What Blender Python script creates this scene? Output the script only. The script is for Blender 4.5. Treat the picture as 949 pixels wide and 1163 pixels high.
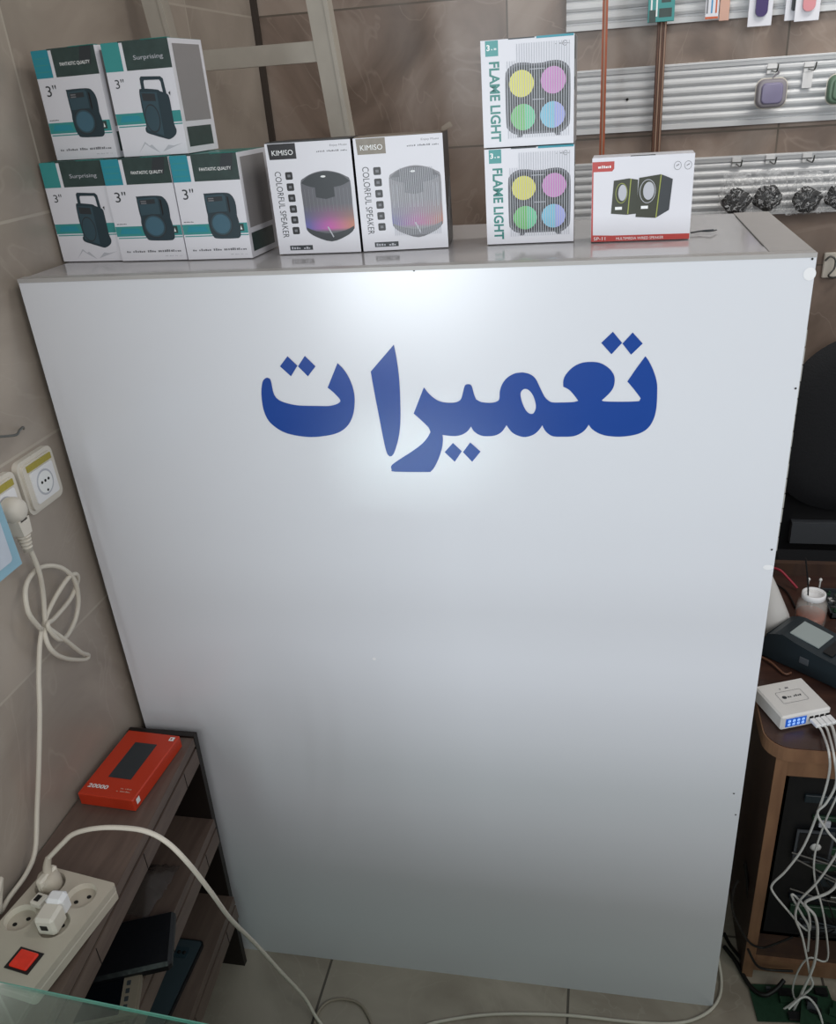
import bpy, math, random
from math import sin, cos, pi, radians, hypot, atan2
from mathutils import Vector, Matrix, Euler
from mathutils.geometry import tessellate_polygon
for o in list(bpy.data.objects): bpy.data.objects.remove(o)
S = bpy.context.scene
C = S.collection
random.seed(7)

# ------------------------------------------------------------ camera, world, lights, exposure
W_, H_ = 949.0, 1163.0
FPX, PX, PY = 961.016, 496.0, 606.0
CAM = Vector((0.7994, -1.08274, 1.59587))
EUL = Euler((1.0884429, 0.0637673, 0.1766455))
cd = bpy.data.cameras.new('camera'); cam = bpy.data.objects.new('camera', cd); C.objects.link(cam)
cam.location = CAM; cam.rotation_euler = EUL
cd.sensor_fit = 'VERTICAL'; cd.sensor_height = 36; cd.sensor_width = 36 * W_ / H_
cd.lens = 36 * FPX / H_
cd.shift_x = (W_ / 2 - PX) / H_; cd.shift_y = (PY - H_ / 2) / H_
cd.clip_start = 0.01
S.camera = cam
S.view_settings.view_transform = 'Standard'; S.view_settings.look = 'None'
S.view_settings.gamma = 1; S.view_settings.use_curve_mapping = False
S.view_settings.exposure = 0.0

w = bpy.data.worlds.new('shop_air'); S.world = w; w.use_nodes = True
w.node_tree.nodes['Background'].inputs[0].default_value = (0.92, 0.95, 1.0, 1)
w.node_tree.nodes['Background'].inputs[1].default_value = 0.28

def area(name, loc, target, sx, sy, power, col):
    l = bpy.data.lights.new(name, 'AREA'); l.shape = 'RECTANGLE'; l.size = sx; l.size_y = sy
    l.energy = power; l.color = col
    o = bpy.data.objects.new(name, l); C.objects.link(o); o.location = loc
    o.rotation_euler = (Vector(target) - Vector(loc)).to_track_quat('-Z', 'Y').to_euler()
    return o
area('doorway_daylight', (-0.50, -4.2, 1.30), (0.4, 0, 1.2), 1.15, 2.0, 98, (0.88, 0.95, 1.0))
area('ceiling_and_fill_light', (1.1, -3.0, 2.6), (0.9, 0.1, 1.2), 1.6, 0.9, 20, (1.0, 0.97, 0.94))
area('ceiling_and_fill_light', (2.9, -2.0, 2.5), (0.0, 0.1, 1.1), 1.4, 1.4, 22, (1.0, 0.96, 0.92))  # this one is a fill, added to brighten the left wall
area('stall_light', (1.45, 0.45, 2.6), (1.1, 1.11, 1.4), 0.7, 0.25, 9, (1.0, 0.96, 0.9))

def U(u, v, a, val):
    """point of the room seen along one sight line, on the real plane axis a = val"""
    d = EUL.to_matrix() @ Vector(((u - PX) / FPX, -(v - PY) / FPX, -1))
    t = (val - CAM[a]) / d[a]
    return CAM + d * t

# ------------------------------------------------------------ materials
def srgb(c):
    return tuple((x / 12.92 if x <= 0.04045 else ((x + 0.055) / 1.055) ** 2.4) for x in c) + (1,)
def hexc(h): return srgb(tuple(int(h[i:i+2], 16) / 255 for i in (0, 2, 4)))
_m = {}
def mat(name, h, rough=0.5, metal=0.0, noise=0.06, scale=30, bump=0.0, spec=None, emit=None, trans=0.0, alpha=None, ior=1.45, coat=0.0):
    if name in _m: return _m[name]
    m = bpy.data.materials.new(name); m.use_nodes = True; nt = m.node_tree
    b = nt.nodes['Principled BSDF']; col = hexc(h)
    b.inputs['Roughness'].default_value = rough; b.inputs['Metallic'].default_value = metal
    b.inputs['IOR'].default_value = ior
    if spec is not None: b.inputs['Specular IOR Level'].default_value = spec
    if trans: b.inputs['Transmission Weight'].default_value = trans
    if coat: b.inputs['Coat Weight'].default_value = coat
    if alpha is not None: b.inputs['Alpha'].default_value = alpha
    tc = nt.nodes.new('ShaderNodeTexCoord'); nz = nt.nodes.new('ShaderNodeTexNoise')
    nz.inputs['Scale'].default_value = scale; nz.inputs['Detail'].default_value = 4
    nt.links.new(tc.outputs['Object'], nz.inputs['Vector'])
    mx = nt.nodes.new('ShaderNodeMix'); mx.data_type = 'RGBA'
    mx.inputs['A'].default_value = tuple(x * (1 - noise) for x in col[:3]) + (1,)
    mx.inputs['B'].default_value = tuple(min(1, x * (1 + noise)) for x in col[:3]) + (1,)
    nt.links.new(nz.outputs['Fac'], mx.inputs['Factor']); nt.links.new(mx.outputs['Result'], b.inputs['Base Color'])
    if bump:
        bp = nt.nodes.new('ShaderNodeBump'); bp.inputs['Strength'].default_value = bump; bp.inputs['Distance'].default_value = 0.002
        nt.links.new(nz.outputs['Fac'], bp.inputs['Height']); nt.links.new(bp.outputs['Normal'], b.inputs['Normal'])
    if emit:
        b.inputs['Emission Color'].default_value = col; b.inputs['Emission Strength'].default_value = emit
    _m[name] = m
    return m

def tile_mat(name, base, dark, light, grout, ax, size, off, gw=0.004, rough=0.3, vein=2.6):
    """polished marble tiles: ax = the two world axes, size and offset of the tile grid"""
    m = bpy.data.materials.new(name); m.use_nodes = True; nt = m.node_tree; N = nt.nodes.new; L = nt.links.new
    b = nt.nodes['Principled BSDF']; b.inputs['Roughness'].default_value = rough
    tc = N('ShaderNodeTexCoord'); sp = N('ShaderNodeSeparateXYZ'); L(tc.outputs['Object'], sp.inputs[0])
    def math_(op, a, bb=None):
        n = N('ShaderNodeMath'); n.operation = op
        for i, x in enumerate((a, bb)):
            if x is None: continue
            if isinstance(x, (int, float)): n.inputs[i].default_value = x
            else: L(x, n.inputs[i])
        return n.outputs[0]
    masks = []; cells = []
    for i in (0, 1):
        c = sp.outputs[ax[i]]
        t = math_('DIVIDE', math_('SUBTRACT', c, off[i]), size[i])
        cells.append(math_('FLOOR', t))
        f = math_('FRACT', t)
        masks.append(math_('LESS_THAN', math_('MULTIPLY', math_('MINIMUM', f, math_('SUBTRACT', 1.0, f)), size[i]), gw / 2))
    gm = math_('MAXIMUM', masks[0], masks[1])
    cid = N('ShaderNodeCombineXYZ'); L(cells[0], cid.inputs[0]); L(cells[1], cid.inputs[1])
    wn = N('ShaderNodeTexWhiteNoise'); wn.noise_dimensions = '3D'; L(cid.outputs[0], wn.inputs['Vector'])
    va = N('ShaderNodeVectorMath'); va.operation = 'MULTIPLY_ADD'; L(wn.outputs['Color'], va.inputs[0])
    va.inputs[1].default_value = (5, 5, 5); L(tc.outputs['Object'], va.inputs[2])
    n1 = N('ShaderNodeTexNoise'); n1.inputs['Scale'].default_value = vein; n1.inputs['Detail'].default_value = 5; n1.inputs['Distortion'].default_value = 1.6
    L(va.outputs[0], n1.inputs['Vector'])
    r1 = N('ShaderNodeValToRGB'); e = r1.color_ramp.elements
    e[0].position = 0.3; e[0].color = hexc(dark); e[1].position = 0.7; e[1].color = hexc(light)
    k = e.new(0.5); k.color = hexc(base)
    L(n1.outputs['Fac'], r1.inputs[0])
    n2 = N('ShaderNodeTexNoise'); n2.inputs['Scale'].default_value = vein * 0.9; n2.inputs['Detail'].default_value = 3; n2.inputs['Distortion'].default_value = 2.5
    L(va.outputs[0], n2.inputs['Vector'])
    v = math_('ABSOLUTE', math_('SUBTRACT', n2.outputs['Fac'], 0.5))
    vm = N('ShaderNodeMapRange'); L(v, vm.inputs[0]); vm.inputs[1].default_value = 0.0; vm.inputs[2].default_value = 0.012
    vm.inputs[3].default_value = 0.38; vm.inputs[4].default_value = 0.0
    m1 = N('ShaderNodeMix'); m1.data_type = 'RGBA'; L(vm.outputs[0], m1.inputs['Factor']); L(r1.outputs[0], m1.inputs['A']); m1.inputs['B'].default_value = hexc(light)
    m2 = N('ShaderNodeMix'); m2.data_type = 'RGBA'; L(gm, m2.inputs['Factor']); L(m1.outputs['Result'], m2.inputs['A']); m2.inputs['B'].default_value = hexc(grout)
    L(m2.outputs['Result'], b.inputs['Base Color'])
    bp = N('ShaderNodeBump'); bp.invert = True; bp.inputs['Strength'].default_value = 0.4; bp.inputs['Distance'].default_value = 0.002
    L(gm, bp.inputs['Height']); L(bp.outputs['Normal'], b.inputs['Normal'])
    return m

def wood_mat(name, a, bcol, rough=0.45, scale=(3, 30, 30)):
    m = bpy.data.materials.new(name); m.use_nodes = True; nt = m.node_tree; N = nt.nodes.new; L = nt.links.new
    b = nt.nodes['Principled BSDF']; b.inputs['Roughness'].default_value = rough
    tc = N('ShaderNodeTexCoord'); mp = N('ShaderNodeMapping'); mp.inputs['Scale'].default_value = scale; L(tc.outputs['Object'], mp.inputs[0])
    n = N('ShaderNodeTexNoise'); n.inputs['Scale'].default_value = 2.0; n.inputs['Detail'].default_value = 6; n.inputs['Distortion'].default_value = 0.6
    L(mp.outputs[0], n.inputs['Vector'])
    r = N('ShaderNodeValToRGB'); r.color_ramp.elements[0].position = 0.3; r.color_ramp.elements[0].color = hexc(a)
    r.color_ramp.elements[1].position = 0.7; r.color_ramp.elements[1].color = hexc(bcol)
    L(n.outputs['Fac'], r.inputs[0]); L(r.outputs[0], b.inputs['Base Color'])
    return m

M_left = tile_mat('left_wall_tiles', 'a1978c', '8c8278', 'aea499', 'b3ab9f', (1, 2), (0.60, 0.30), (0.143, 1.173), rough=0.32)
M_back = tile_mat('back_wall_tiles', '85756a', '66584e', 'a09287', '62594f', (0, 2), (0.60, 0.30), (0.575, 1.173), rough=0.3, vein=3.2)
M_floor = tile_mat('floor_tiles', 'a1978a', '8a7f73', 'b2a89b', '5a534c', (0, 1), (0.49, 0.49), (0.279, -0.33), gw=0.005, rough=0.35, vein=3.5)
M_white = mat('white_laminate', 'd9dce2', spec=0.85, rough=0.24, noise=0.01, scale=6)
M_top = mat('shaded_top_laminate', 'b9b7b8', rough=0.10, noise=0.02, scale=12)  # greyer white: the duller light on the top is put into the colour
M_edge = mat('counter_edge_strip', 'a9a7a5', rough=0.4)
M_side = mat('counter_side_board', '9a9995', rough=0.5)
M_blue = mat('blue_vinyl', '0e4092', rough=0.25, noise=0.02)
M_sticker = mat('white_sticker', 'e6e7e9', rough=0.5, noise=0.01)
M_screw = mat('dark_screw', '3a3a3a', rough=0.4, metal=0.6)
M_card = mat('white_card', 'dcdde4', rough=0.38, noise=0.015)
M_cardgrey = mat('grey_printed_card', '8e8c8d', rough=0.45)
M_brownbd = mat('raw_cardboard_edge', '83786c', rough=0.8)
M_teal = mat('teal_print', '3d9291', rough=0.35)
M_tealb = mat('teal_blue_print', '2f8fa0', rough=0.35)
M_teald = mat('dark_teal_print', '1f7a72', rough=0.35)
M_pine = mat('dark_pine_print', '364745', rough=0.35, noise=0.35, scale=60)
M_ink = mat('ink_charcoal', '33383c', rough=0.4)
M_ink2 = mat('ink_slate', '2c3d45', rough=0.4)
M_ink3 = mat('ink_blue_slate', '45697a', rough=0.4)
M_ink4 = mat('ink_mid_slate', '39505a', rough=0.4)
M_inkg = mat('ink_grey', '75777c', rough=0.4)
M_inklt = mat('ink_pale_grey', 'b9bcc4', rough=0.4)
M_foil = mat('silver_foil_print', '8c867c', rough=0.5, metal=0.0, noise=0.2, scale=150)
M_wht = mat('white_ink', 'ecefef', rough=0.4, noise=0.01)
M_black = mat('black_card', '201f22', rough=0.35)
M_yel = mat('yellow_disc', 'd3cf55', rough=0.3); M_pink = mat('pink_disc', 'c383be', rough=0.3)
M_grn = mat('green_disc', '5cbf8d', rough=0.3); M_cyan = mat('cyan_disc', '76bcd6', rough=0.3)
M_grn2 = mat('green_half_disc', '5fb55e', rough=0.3); M_lil = mat('lilac_half_disc', '98a0dc', rough=0.3)
M_red = mat('red_print', 'b5403b', rough=0.35)
M_orng = mat('orange_red_box', 'c2391f', rough=0.32, noise=0.03)
M_magenta = mat('magenta_glow_print', 'b94fa6', rough=0.4); M_violet = mat('violet_glow_print', '6462a8', rough=0.4); M_coral = mat('coral_glow_print', 'c97a63', rough=0.4)
M_smoke = mat('smoke_grey_print', '5a5b62', rough=0.35); M_smoke2 = mat('smoke_pale_print', '77787f', rough=0.35)
M_olive = mat('dark_olive_print', '35382a', rough=0.35); M_lime = mat('lime_line_print', '9aa34a', rough=0.35)
M_cream = mat('cream_plastic', 'd3cec3', rough=0.4, noise=0.03)
M_cream2 = mat('cream_cable_sheath', 'd2ccbf', rough=0.45, noise=0.04)
M_greyed = mat('grime_cream_plastic', 'b6aea0', rough=0.45, noise=0.08)
M_dark = mat('black_plastic', '17181a', rough=0.4)
M_hole = mat('dark_cavity', '0c0b0b', rough=0.8)
M_gold = mat('ochre_label_strip', 'a69a3c', rough=0.4, noise=0.2, scale=200)
M_pale_blue = mat('pale_blue_frame', '8fb9cc', rough=0.4); M_paper = mat('pale_paper', 'c5cfdc', rough=0.6)
M_chrome = mat('chrome', 'e6e6e6', rough=0.3, metal=0.35)
M_wire = mat('dull_steel_wire', '6f716e', rough=0.35, metal=0.8)
M_slat = mat('grey_pvc_slat', 'cfd1d3', rough=0.28, noise=0.04, scale=4)
M_rust = mat('rust_painted_steel', 'a3522f', rough=0.4, noise=0.25, scale=40)
M_brown = mat('brown_anodised', '6b4a3a', rough=0.35, noise=0.1)
M_brown2 = mat('pale_brown_anodised', '9a7e6c', rough=0.35)
M_ladder = mat('chipped_white_paint', 'a8a297', rough=0.55, noise=0.12, scale=25)
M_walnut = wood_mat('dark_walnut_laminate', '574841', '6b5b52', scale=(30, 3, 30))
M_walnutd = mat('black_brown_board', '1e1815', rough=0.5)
M_groove = mat('black_groove', '0d0b0a', rough=0.7)
M_beech = wood_mat('orange_beech', '74543f', '88664c', scale=(20, 20, 4))
M_beech_d = wood_mat('brown_board', '40302a', '4e3a2e', scale=(20, 20, 4))
M_desk = wood_mat('red_brown_desk_top', '33221e', '4a3229', rough=0.3, scale=(4, 20, 20))
M_navy = mat('navy_plastic', '232d33', rough=0.4); M_navy2 = mat('dark_navy_plastic', '131f29', rough=0.45)
M_label = mat('grey_label', '9ba6a6', rough=0.4)
M_lcd = mat('blue_lcd', '2c62c4', rough=0.2, emit=0.25); M_lcdt = mat('lcd_digits', 'a9d0ff', rough=0.3, emit=0.8)
M_glow = mat('lit_red_rocker', 'b52a1c', rough=0.25, emit=0.3, noise=0.4, scale=70)
M_chair = mat('black_mesh_fabric', '14161a', rough=0.75, noise=0.3, scale=220, bump=0.6)
M_grey = mat('mid_grey_plastic', '4a4e53', rough=0.5)
M_pcb = mat('green_circuit_board', '24402f', rough=0.4, noise=0.4, scale=120)
M_bag = mat('clear_poly_bag', 'e6e8ea', rough=0.08, trans=0.0, alpha=0.15, bump=0.9, scale=60)
M_jar = mat('clear_jar_plastic', 'e4e2dd', rough=0.12, alpha=0.22)
M_liquid = mat('orange_liquid', 'b8562c', rough=0.2)
M_bottle = mat('translucent_white_plastic', 'd5d5d3', rough=0.35)
M_lav = mat('lavender_pouch', '85809c', rough=0.3); M_lavd = mat('lavender_grey_edge', '8d898f', rough=0.4)
M_sage = mat('sage_pouch', '66806c', rough=0.4)
M_violetd = mat('indigo_brush', '3c2c63', rough=0.4); M_rose = mat('rose_plastic', 'd18c92', rough=0.4)
M_salmon = mat('salmon_card', 'cba392', rough=0.5); M_peach = mat('orange_stripe', 'c9633d', rough=0.5); M_sky = mat('sky_stripe', '4d92bf', rough=0.5)
M_slateph = mat('slate_blue_phone', '3a464c', rough=0.3); M_matte = mat('matte_black_cable', '0c0c0d', rough=0.7)
M_screen = mat('black_phone_glass', '0c0f14', rough=0.12)
M_leather = mat('black_leather', '101115', rough=0.4, bump=0.4, scale=80)
M_champ = mat('champagne_metal', '8d8273', rough=0.35, metal=0.3)
M_smokebag = mat('smoky_plastic_film', '4a4340', rough=0.2, alpha=0.55, bump=0.8, scale=30)
M_redwire = mat('red_wire', '9c3040', rough=0.45); M_yelwire = mat('yellow_wire', 'a88f3e', rough=0.45)
M_wcable = mat('white_cable', 'c9c9c6', rough=0.4); M_bcable = mat('black_cable', '151413', rough=0.5); M_gcable = mat('grey_cable', '6c6a66', rough=0.5)

def glass_mat():
    """clear shop glass: tinted see-through pane with a fresnel reflection"""
    m = bpy.data.materials.new('greenish_glass'); m.use_nodes = True; nt = m.node_tree; N = nt.nodes.new; L = nt.links.new
    nt.nodes.remove(nt.nodes['Principled BSDF']); out = nt.nodes['Material Output']
    tr = N('ShaderNodeBsdfTransparent'); tr.inputs[0].default_value = (0.80, 0.91, 0.88, 1)
    gl = N('ShaderNodeBsdfGlossy'); gl.inputs['Roughness'].default_value = 0.02; gl.inputs[0].default_value = (0.75, 0.85, 0.83, 1)
    fr = N('ShaderNodeFresnel'); fr.inputs[0].default_value = 1.45; mx = N('ShaderNodeMixShader')
    L(fr.outputs[0], mx.inputs[0]); L(tr.outputs[0], mx.inputs[1]); L(gl.outputs[0], mx.inputs[2]); L(mx.outputs[0], out.inputs[0]); return m
def bag_mat():
    """crinkled clear polythene: glints on the folds put in as white streaks, see-through between"""
    m = mat('clear_poly_bag_film', 'eceef0', rough=0.12, bump=0.9, scale=60, alpha=0.1); nt = m.node_tree; N = nt.nodes.new
    tc = N('ShaderNodeTexCoord'); nz = N('ShaderNodeTexNoise'); nz.inputs['Scale'].default_value = 38; nz.inputs['Detail'].default_value = 3; nz.inputs['Distortion'].default_value = 2.2
    r = N('ShaderNodeValToRGB'); e = r.color_ramp.elements; e[0].position = .485; e[0].color = (.07,)*3+(1,); e[1].position = .555; e[1].color = (.07,)*3+(1,)
    k = e.new(.52); k.color = (.65,)*3+(1,)  # pale peak: the glint painted along each fold
    nt.links.new(tc.outputs['Object'], nz.inputs['Vector']); nt.links.new(nz.outputs['Fac'], r.inputs[0]); nt.links.new(r.outputs[0], nt.nodes['Principled BSDF'].inputs['Alpha']); return m
M_bag = bag_mat()
M_glass = glass_mat()
M_glassedge = mat('polished_glass_edge', '5f9a8b', rough=0.15, noise=0.1)

# ------------------------------------------------------------ mesh helpers
class MB:
    def __init__(s): s.v = []; s.f = []; s.mi = []; s.ms = []; s.sm = []
    def m(s, mt):
        if mt not in s.ms: s.ms.append(mt)
        return s.ms.index(mt)
    def add(s, vs, fs, mt, smooth=False):
        o = len(s.v); s.v += [tuple(x) for x in vs]; k = s.m(mt)
        for f in fs: s.f.append(tuple(i + o for i in f)); s.mi.append(k); s.sm.append(smooth)
        return s
    def box(s, a, b, mt, M=None, bev=0.0):
        (x0, y0, z0), (x1, y1, z1) = a, b
        if bev > 0: return s.rbox(a, b, mt, bev, M)
        vs = [Vector(p) for p in ((x0,y0,z0),(x1,y0,z0),(x1,y1,z0),(x0,y1,z0),(x0,y0,z1),(x1,y0,z1),(x1,y1,z1),(x0,y1,z1))]
        if M: vs = [M @ p for p in vs]
        return s.add(vs, [(0,3,2,1),(4,5,6,7),(0,1,5,4),(1,2,6,5),(2,3,7,6),(3,0,4,7)], mt)
    def rbox(s, a, b, mt, r, M=None):
        """chamfered box"""
        (x0, y0, z0), (x1, y1, z1) = a, b
        r = min(r, (x1-x0)*.49, (y1-y0)*.49, (z1-z0)*.49)
        vs = []; idx = {}
        for sx in (0, 1):
            for sy in (0, 1):
                for sz in (0, 1):
                    X = (x0, x1)[sx]; Y = (y0, y1)[sy]; Z = (z0, z1)[sz]
                    dx = r * (1 - 2*sx); dy = r * (1 - 2*sy); dz = r * (1 - 2*sz)
                    for k, p in enumerate(((X, Y+dy, Z+dz), (X+dx, Y, Z+dz), (X+dx, Y+dy, Z))):
                        idx[(sx, sy, sz, k)] = len(vs); vs.append(Vector(p))
        if M: vs = [M @ p for p in vs]
        g = lambda *k: idx[k]
        fs = [tuple(g(sx, *c, 0) for c in ((0,0),(1,0),(1,1),(0,1))) for sx in (0,1)]
        fs += [tuple(g(c[0], sy, c[1], 1) for c in ((0,0),(1,0),(1,1),(0,1))) for sy in (0,1)]
        fs += [tuple(g(c[0], c[1], sz, 2) for c in ((0,0),(1,0),(1,1),(0,1))) for sz in (0,1)]
        for q in (0,1):
            for t in (0,1):
                fs.append((g(0,q,t,1), g(1,q,t,1), g(1,q,t,2), g(0,q,t,2)))
                fs.append((g(q,0,t,0), g(q,1,t,0), g(q,1,t,2), g(q,0,t,2)))
                fs.append((g(q,t,0,0), g(q,t,1,0), g(q,t,1,1), g(q,t,0,1)))
        fs += [(g(x,y,z,0), g(x,y,z,1), g(x,y,z,2)) for x in (0,1) for y in (0,1) for z in (0,1)]
        return s.add(vs, fs, mt)
    def tube(s, pts, r, mt, seg=8, smooth_path=True, caps=True, n=5):
        P = [Vector(p) for p in pts]
        if smooth_path and len(P) > 2: P = crom(P, n)
        k = len(P); rr = r if callable(r) else (lambda t: r)
        t0 = (P[1] - P[0]).normalized(); nrm = t0.orthogonal().normalized()
        vs = []
        for i in range(k):
            t = (P[min(i+1, k-1)] - P[max(i-1, 0)])
            t = t.normalized() if t.length > 1e-9 else t0
            nrm = (nrm - t * nrm.dot(t)); nrm = nrm.normalized() if nrm.length > 1e-6 else t.orthogonal().normalized()
            bn = t.cross(nrm)
            for j in range(seg):
                a = 2*pi*j/seg; vs.append(P[i] + (nrm*cos(a) + bn*sin(a)) * rr(i/(k-1)))
        fs = [(i*seg+j, i*seg+(j+1)%seg, (i+1)*seg+(j+1)%seg, (i+1)*seg+j) for i in range(k-1) for j in range(seg)]
        s.add(vs, fs, mt, True)
        if caps: s.add(vs[:seg], [tuple(range(seg))[::-1]], mt); s.add(vs[-seg:], [tuple(range(seg))], mt)
        return s
    def lathe(s, prof, mt, c=(0,0,0), seg=28, M=None, smooth=True, sq=None):
        vs = []
        for r, z in prof:
            for j in range(seg):
                a = 2*pi*j/seg; p = Vector((r*cos(a), r*sin(a), z))
                if M: p = M @ p
                vs.append(p + Vector(c))
        k = len(prof)
        fs = [(i*seg+j, i*seg+(j+1)%seg, (i+1)*seg+(j+1)%seg, (i+1)*seg+j) for i in range(k-1) for j in range(seg)]
        fs += [tuple(range(seg))[::-1], tuple((k-1)*seg+j for j in range(seg))]
        return s.add(vs, fs, mt, smooth)
    def poly(s, pts, mt, holes=(), F=None):
        """flat polygon, pts 2D; F maps (x,z) -> 3D"""
        loops = [[Vector((p[0], p[1], 0)) for p in pts]] + [[Vector((p[0], p[1], 0)) for p in h] for h in holes]
        flat = [p for l in loops for p in l]; tr = tessellate_polygon(loops)
        F = F or (lambda x, z: (x, 0, z))
        fs = []
        for t in tr:
            a, b, c = (flat[i] for i in t)
            if (b-a).cross(c-a).z < 0: t = (t[0], t[2], t[1])
            fs.append(tuple(t))
        return s.add([F(p.x, p.y) for p in flat], fs, mt)
    def prism(s, pts, mt, h, F):
        """2D outline extruded by h; F maps (x, y, depth) -> 3D"""
        n = len(pts); vs = [F(p[0], p[1], 0) for p in pts] + [F(p[0], p[1], h) for p in pts]
        tr = tessellate_polygon([[Vector((p[0], p[1], 0)) for p in pts]])
        fs = [tuple(t) for t in tr] + [tuple(i+n for i in t) for t in tr] + [(i, (i+1)%n, (i+1)%n+n, i+n) for i in range(n)]
        return s.add(vs, fs, mt)
    def build(s, name, parent=None, loc=None, rz=0, bevel=0, subsurf=0):
        me = bpy.data.meshes.new(name); me.from_pydata(s.v, [], s.f)
        for m in s.ms: me.materials.append(m)
        me.polygons.foreach_set('material_index', s.mi); me.polygons.foreach_set('use_smooth', s.sm); me.update()
        o = bpy.data.objects.new(name, me); C.objects.link(o)
        if parent: o.parent = parent
        if loc is not None: o.location = loc
        o.rotation_euler.z = rz
        if bevel:
            b = o.modifiers.new('bevel', 'BEVEL'); b.width = bevel; b.segments = 2; b.limit_method = 'ANGLE'
        if subsurf:
            b = o.modifiers.new('sub', 'SUBSURF'); b.levels = subsurf; b.render_levels = subsurf
        return o

def crom(P, n=5, closed=False, corner=None):
    out = []; k = len(P)
    rng = range(k if closed else k-1)
    for i in rng:
        p1, p2 = P[i], P[(i+1) % k]
        p0 = P[(i-1) % k] if closed or i > 0 else p1
        p3 = P[(i+2) % k] if closed or i+2 < k else p2
        if corner:
            if corner[i]: p0 = p1
            if corner[(i+1) % k]: p3 = p2
        for j in range(n):
            t = j/n
            out.append(0.5*((2*p1) + (p2-p0)*t + (2*p0-5*p1+4*p2-p3)*t*t + (-p0+3*p1-3*p2+p3)*t**3))
    if not closed: out.append(P[-1])
    return out
def smooth_outline(pts, n=4, lim=38):
    P = [Vector((a, b, 0)) for a, b in pts]; k = len(P); cor = []
    for i in range(k):
        a = (P[i]-P[i-1]); b = (P[(i+1) % k]-P[i])
        cor.append(a.angle(b, 0) > radians(lim))
    return [(p.x, p.y) for p in crom(P, n, True, cor)]
def rrect(x0, z0, x1, z1, r, n=6):
    out = []
    for cx, cz, a0 in ((x1-r, z0+r, -90), (x1-r, z1-r, 0), (x0+r, z1-r, 90), (x0+r, z0+r, 180)):
        for j in range(n+1):
            a = radians(a0 + 90*j/n); out.append((cx + r*cos(a), cz + r*sin(a)))
    return out
def ell(cx, cz, rx, rz, n=32, a0=0, a1=360):
    full = abs(a1-a0) >= 360
    return [(cx + rx*cos(radians(a0+(a1-a0)*j/(n if full else n-1))), cz + rz*sin(radians(a0+(a1-a0)*j/(n if full else n-1)))) for j in range(n)]
def text(mb, body, x, z, w, h, mt, F, rot=0, spacing=1.0, bold=0.0):
    """real lettering: text mesh fitted to a w x h box whose lower-left corner is (x,z) before turning by rot"""
    cu = bpy.data.curves.new('t', 'FONT'); cu.body = body; cu.resolution_u = 3; cu.offset = bold; cu.space_character = spacing
    o = bpy.data.objects.new('t', cu); me = bpy.data.meshes.new_from_object(o)
    xs = [v.co.x for v in me.vertices]; ys = [v.co.y for v in me.vertices]
    if not xs: return
    x0, x1, y0, y1 = min(xs), max(xs), min(ys), max(ys)
    c, s_ = cos(radians(rot)), sin(radians(rot)); vs = []
    for v in me.vertices:
        a = (v.co.x-x0)/(x1-x0)*w; b = (v.co.y-y0)/(y1-y0)*h
        vs.append(F(x + a*c - b*s_, z + a*s_ + b*c))
    mb.add(vs, [tuple(p.vertices) for p in me.polygons], mt)
    bpy.data.objects.remove(o); bpy.data.curves.remove(cu); bpy.data.meshes.remove(me)
def marks(mb, x, z, w, h, n, mt, F, seed=1):
    """a row of small illegible printed marks"""
    r = random.Random(seed); p = x; step = w / n
    for i in range(n):
        if r.random() < 0.18: continue
        a = x + i*step; b = a + step*r.uniform(.5, .85); hh = h*r.uniform(.5, 1)
        mb.poly([(a, z), (b, z), (b, z+hh), (a, z+hh)], mt, F=F)

def tag(o, label, cat, group=None):
    o['label'] = label; o['category'] = cat
    if group: o['group'] = group
    return o
def thing(name, label, cat, loc=(0,0,0), rz=0, group=None):
    o = bpy.data.objects.new(name, None); C.objects.link(o); o.location = loc; o.rotation_euler.z = rz
    o.empty_display_size = 0.05
    return tag(o, label, cat, group)
def struct(o): o['kind'] = 'structure'; return o
def stuff(o): o['kind'] = 'stuff'; return o

# ------------------------------------------------------------ setting
XL, YB = -0.015, 1.11
struct(MB().box((XL-.1, -3.2, -.05), (3.2, YB+.1, 0), M_floor).build('floor'))
struct(MB().box((XL-.1, -1.5, 0), (XL, YB+.1, 2.6), M_left).build('wall_left'))
struct(MB().box((XL, YB, 0), (3.2, YB+.1, 2.6), M_back).build('wall_back'))

struct(MB().box((XL+.0005, YB-.012, 0), (XL+.014, YB-.0005, 2.6), mat('dark_corner_strip', '3b332d', rough=.7)).build('corner_strip_1'))  # thin dark strip up the corner between the two walls

# ------------------------------------------------------------ white counter with blue lettering
CW, CH, CDp = 1.0437, 1.4, 0.352
ct = thing('repair_counter', 'tall white laminate counter with blue Persian lettering on its front', 'counter', (0, 0, 0))
MB().box((0, 0, 0.0), (CW, .016, CH-.012), M_white).box((0, .0, CH-.012), (CW, .016, CH-.0005), M_white).build('front_panel', ct)
MB().box((0, .0165, CH-.016), (CW, CDp, CH), M_top).build('top_board', ct)
sd = MB().box((CW-.016, .0165, 0), (CW-.001, CDp-.005, CH-.0165), M_side).build('side_board', ct); sd['label'] = 'grey side board facing the desk'
sd = MB().box((0.001, .0165, 0), (.016, CDp-.005, CH-.0165), M_side).build('side_board', ct)
e = MB()
e.box((0, -.0012, CH-.004), (CW, .017, CH+.0012), M_edge)
e.box((CW-.05, .02, CH), (CW, CDp, CH+.001), M_edge)
e.box((CW-.0512, .06, CH+.0001), (CW-.0505, CDp-.03, CH+.0014), M_wire)
for k in range(14):
    z = CH-.09-k*.022
    e.box((CW, .001, z-.02), (CW+.001+.001*random.random(), .010+.004*random.random(), z), M_side)
e.build('edge_trim', ct)['label'] = 'worn grey edging strip'
def PF(u, v):
    p = U(u, v, 1, 0); return (p.x, p.z)
FR = lambda x, z: (x, -.0008, z)
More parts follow.
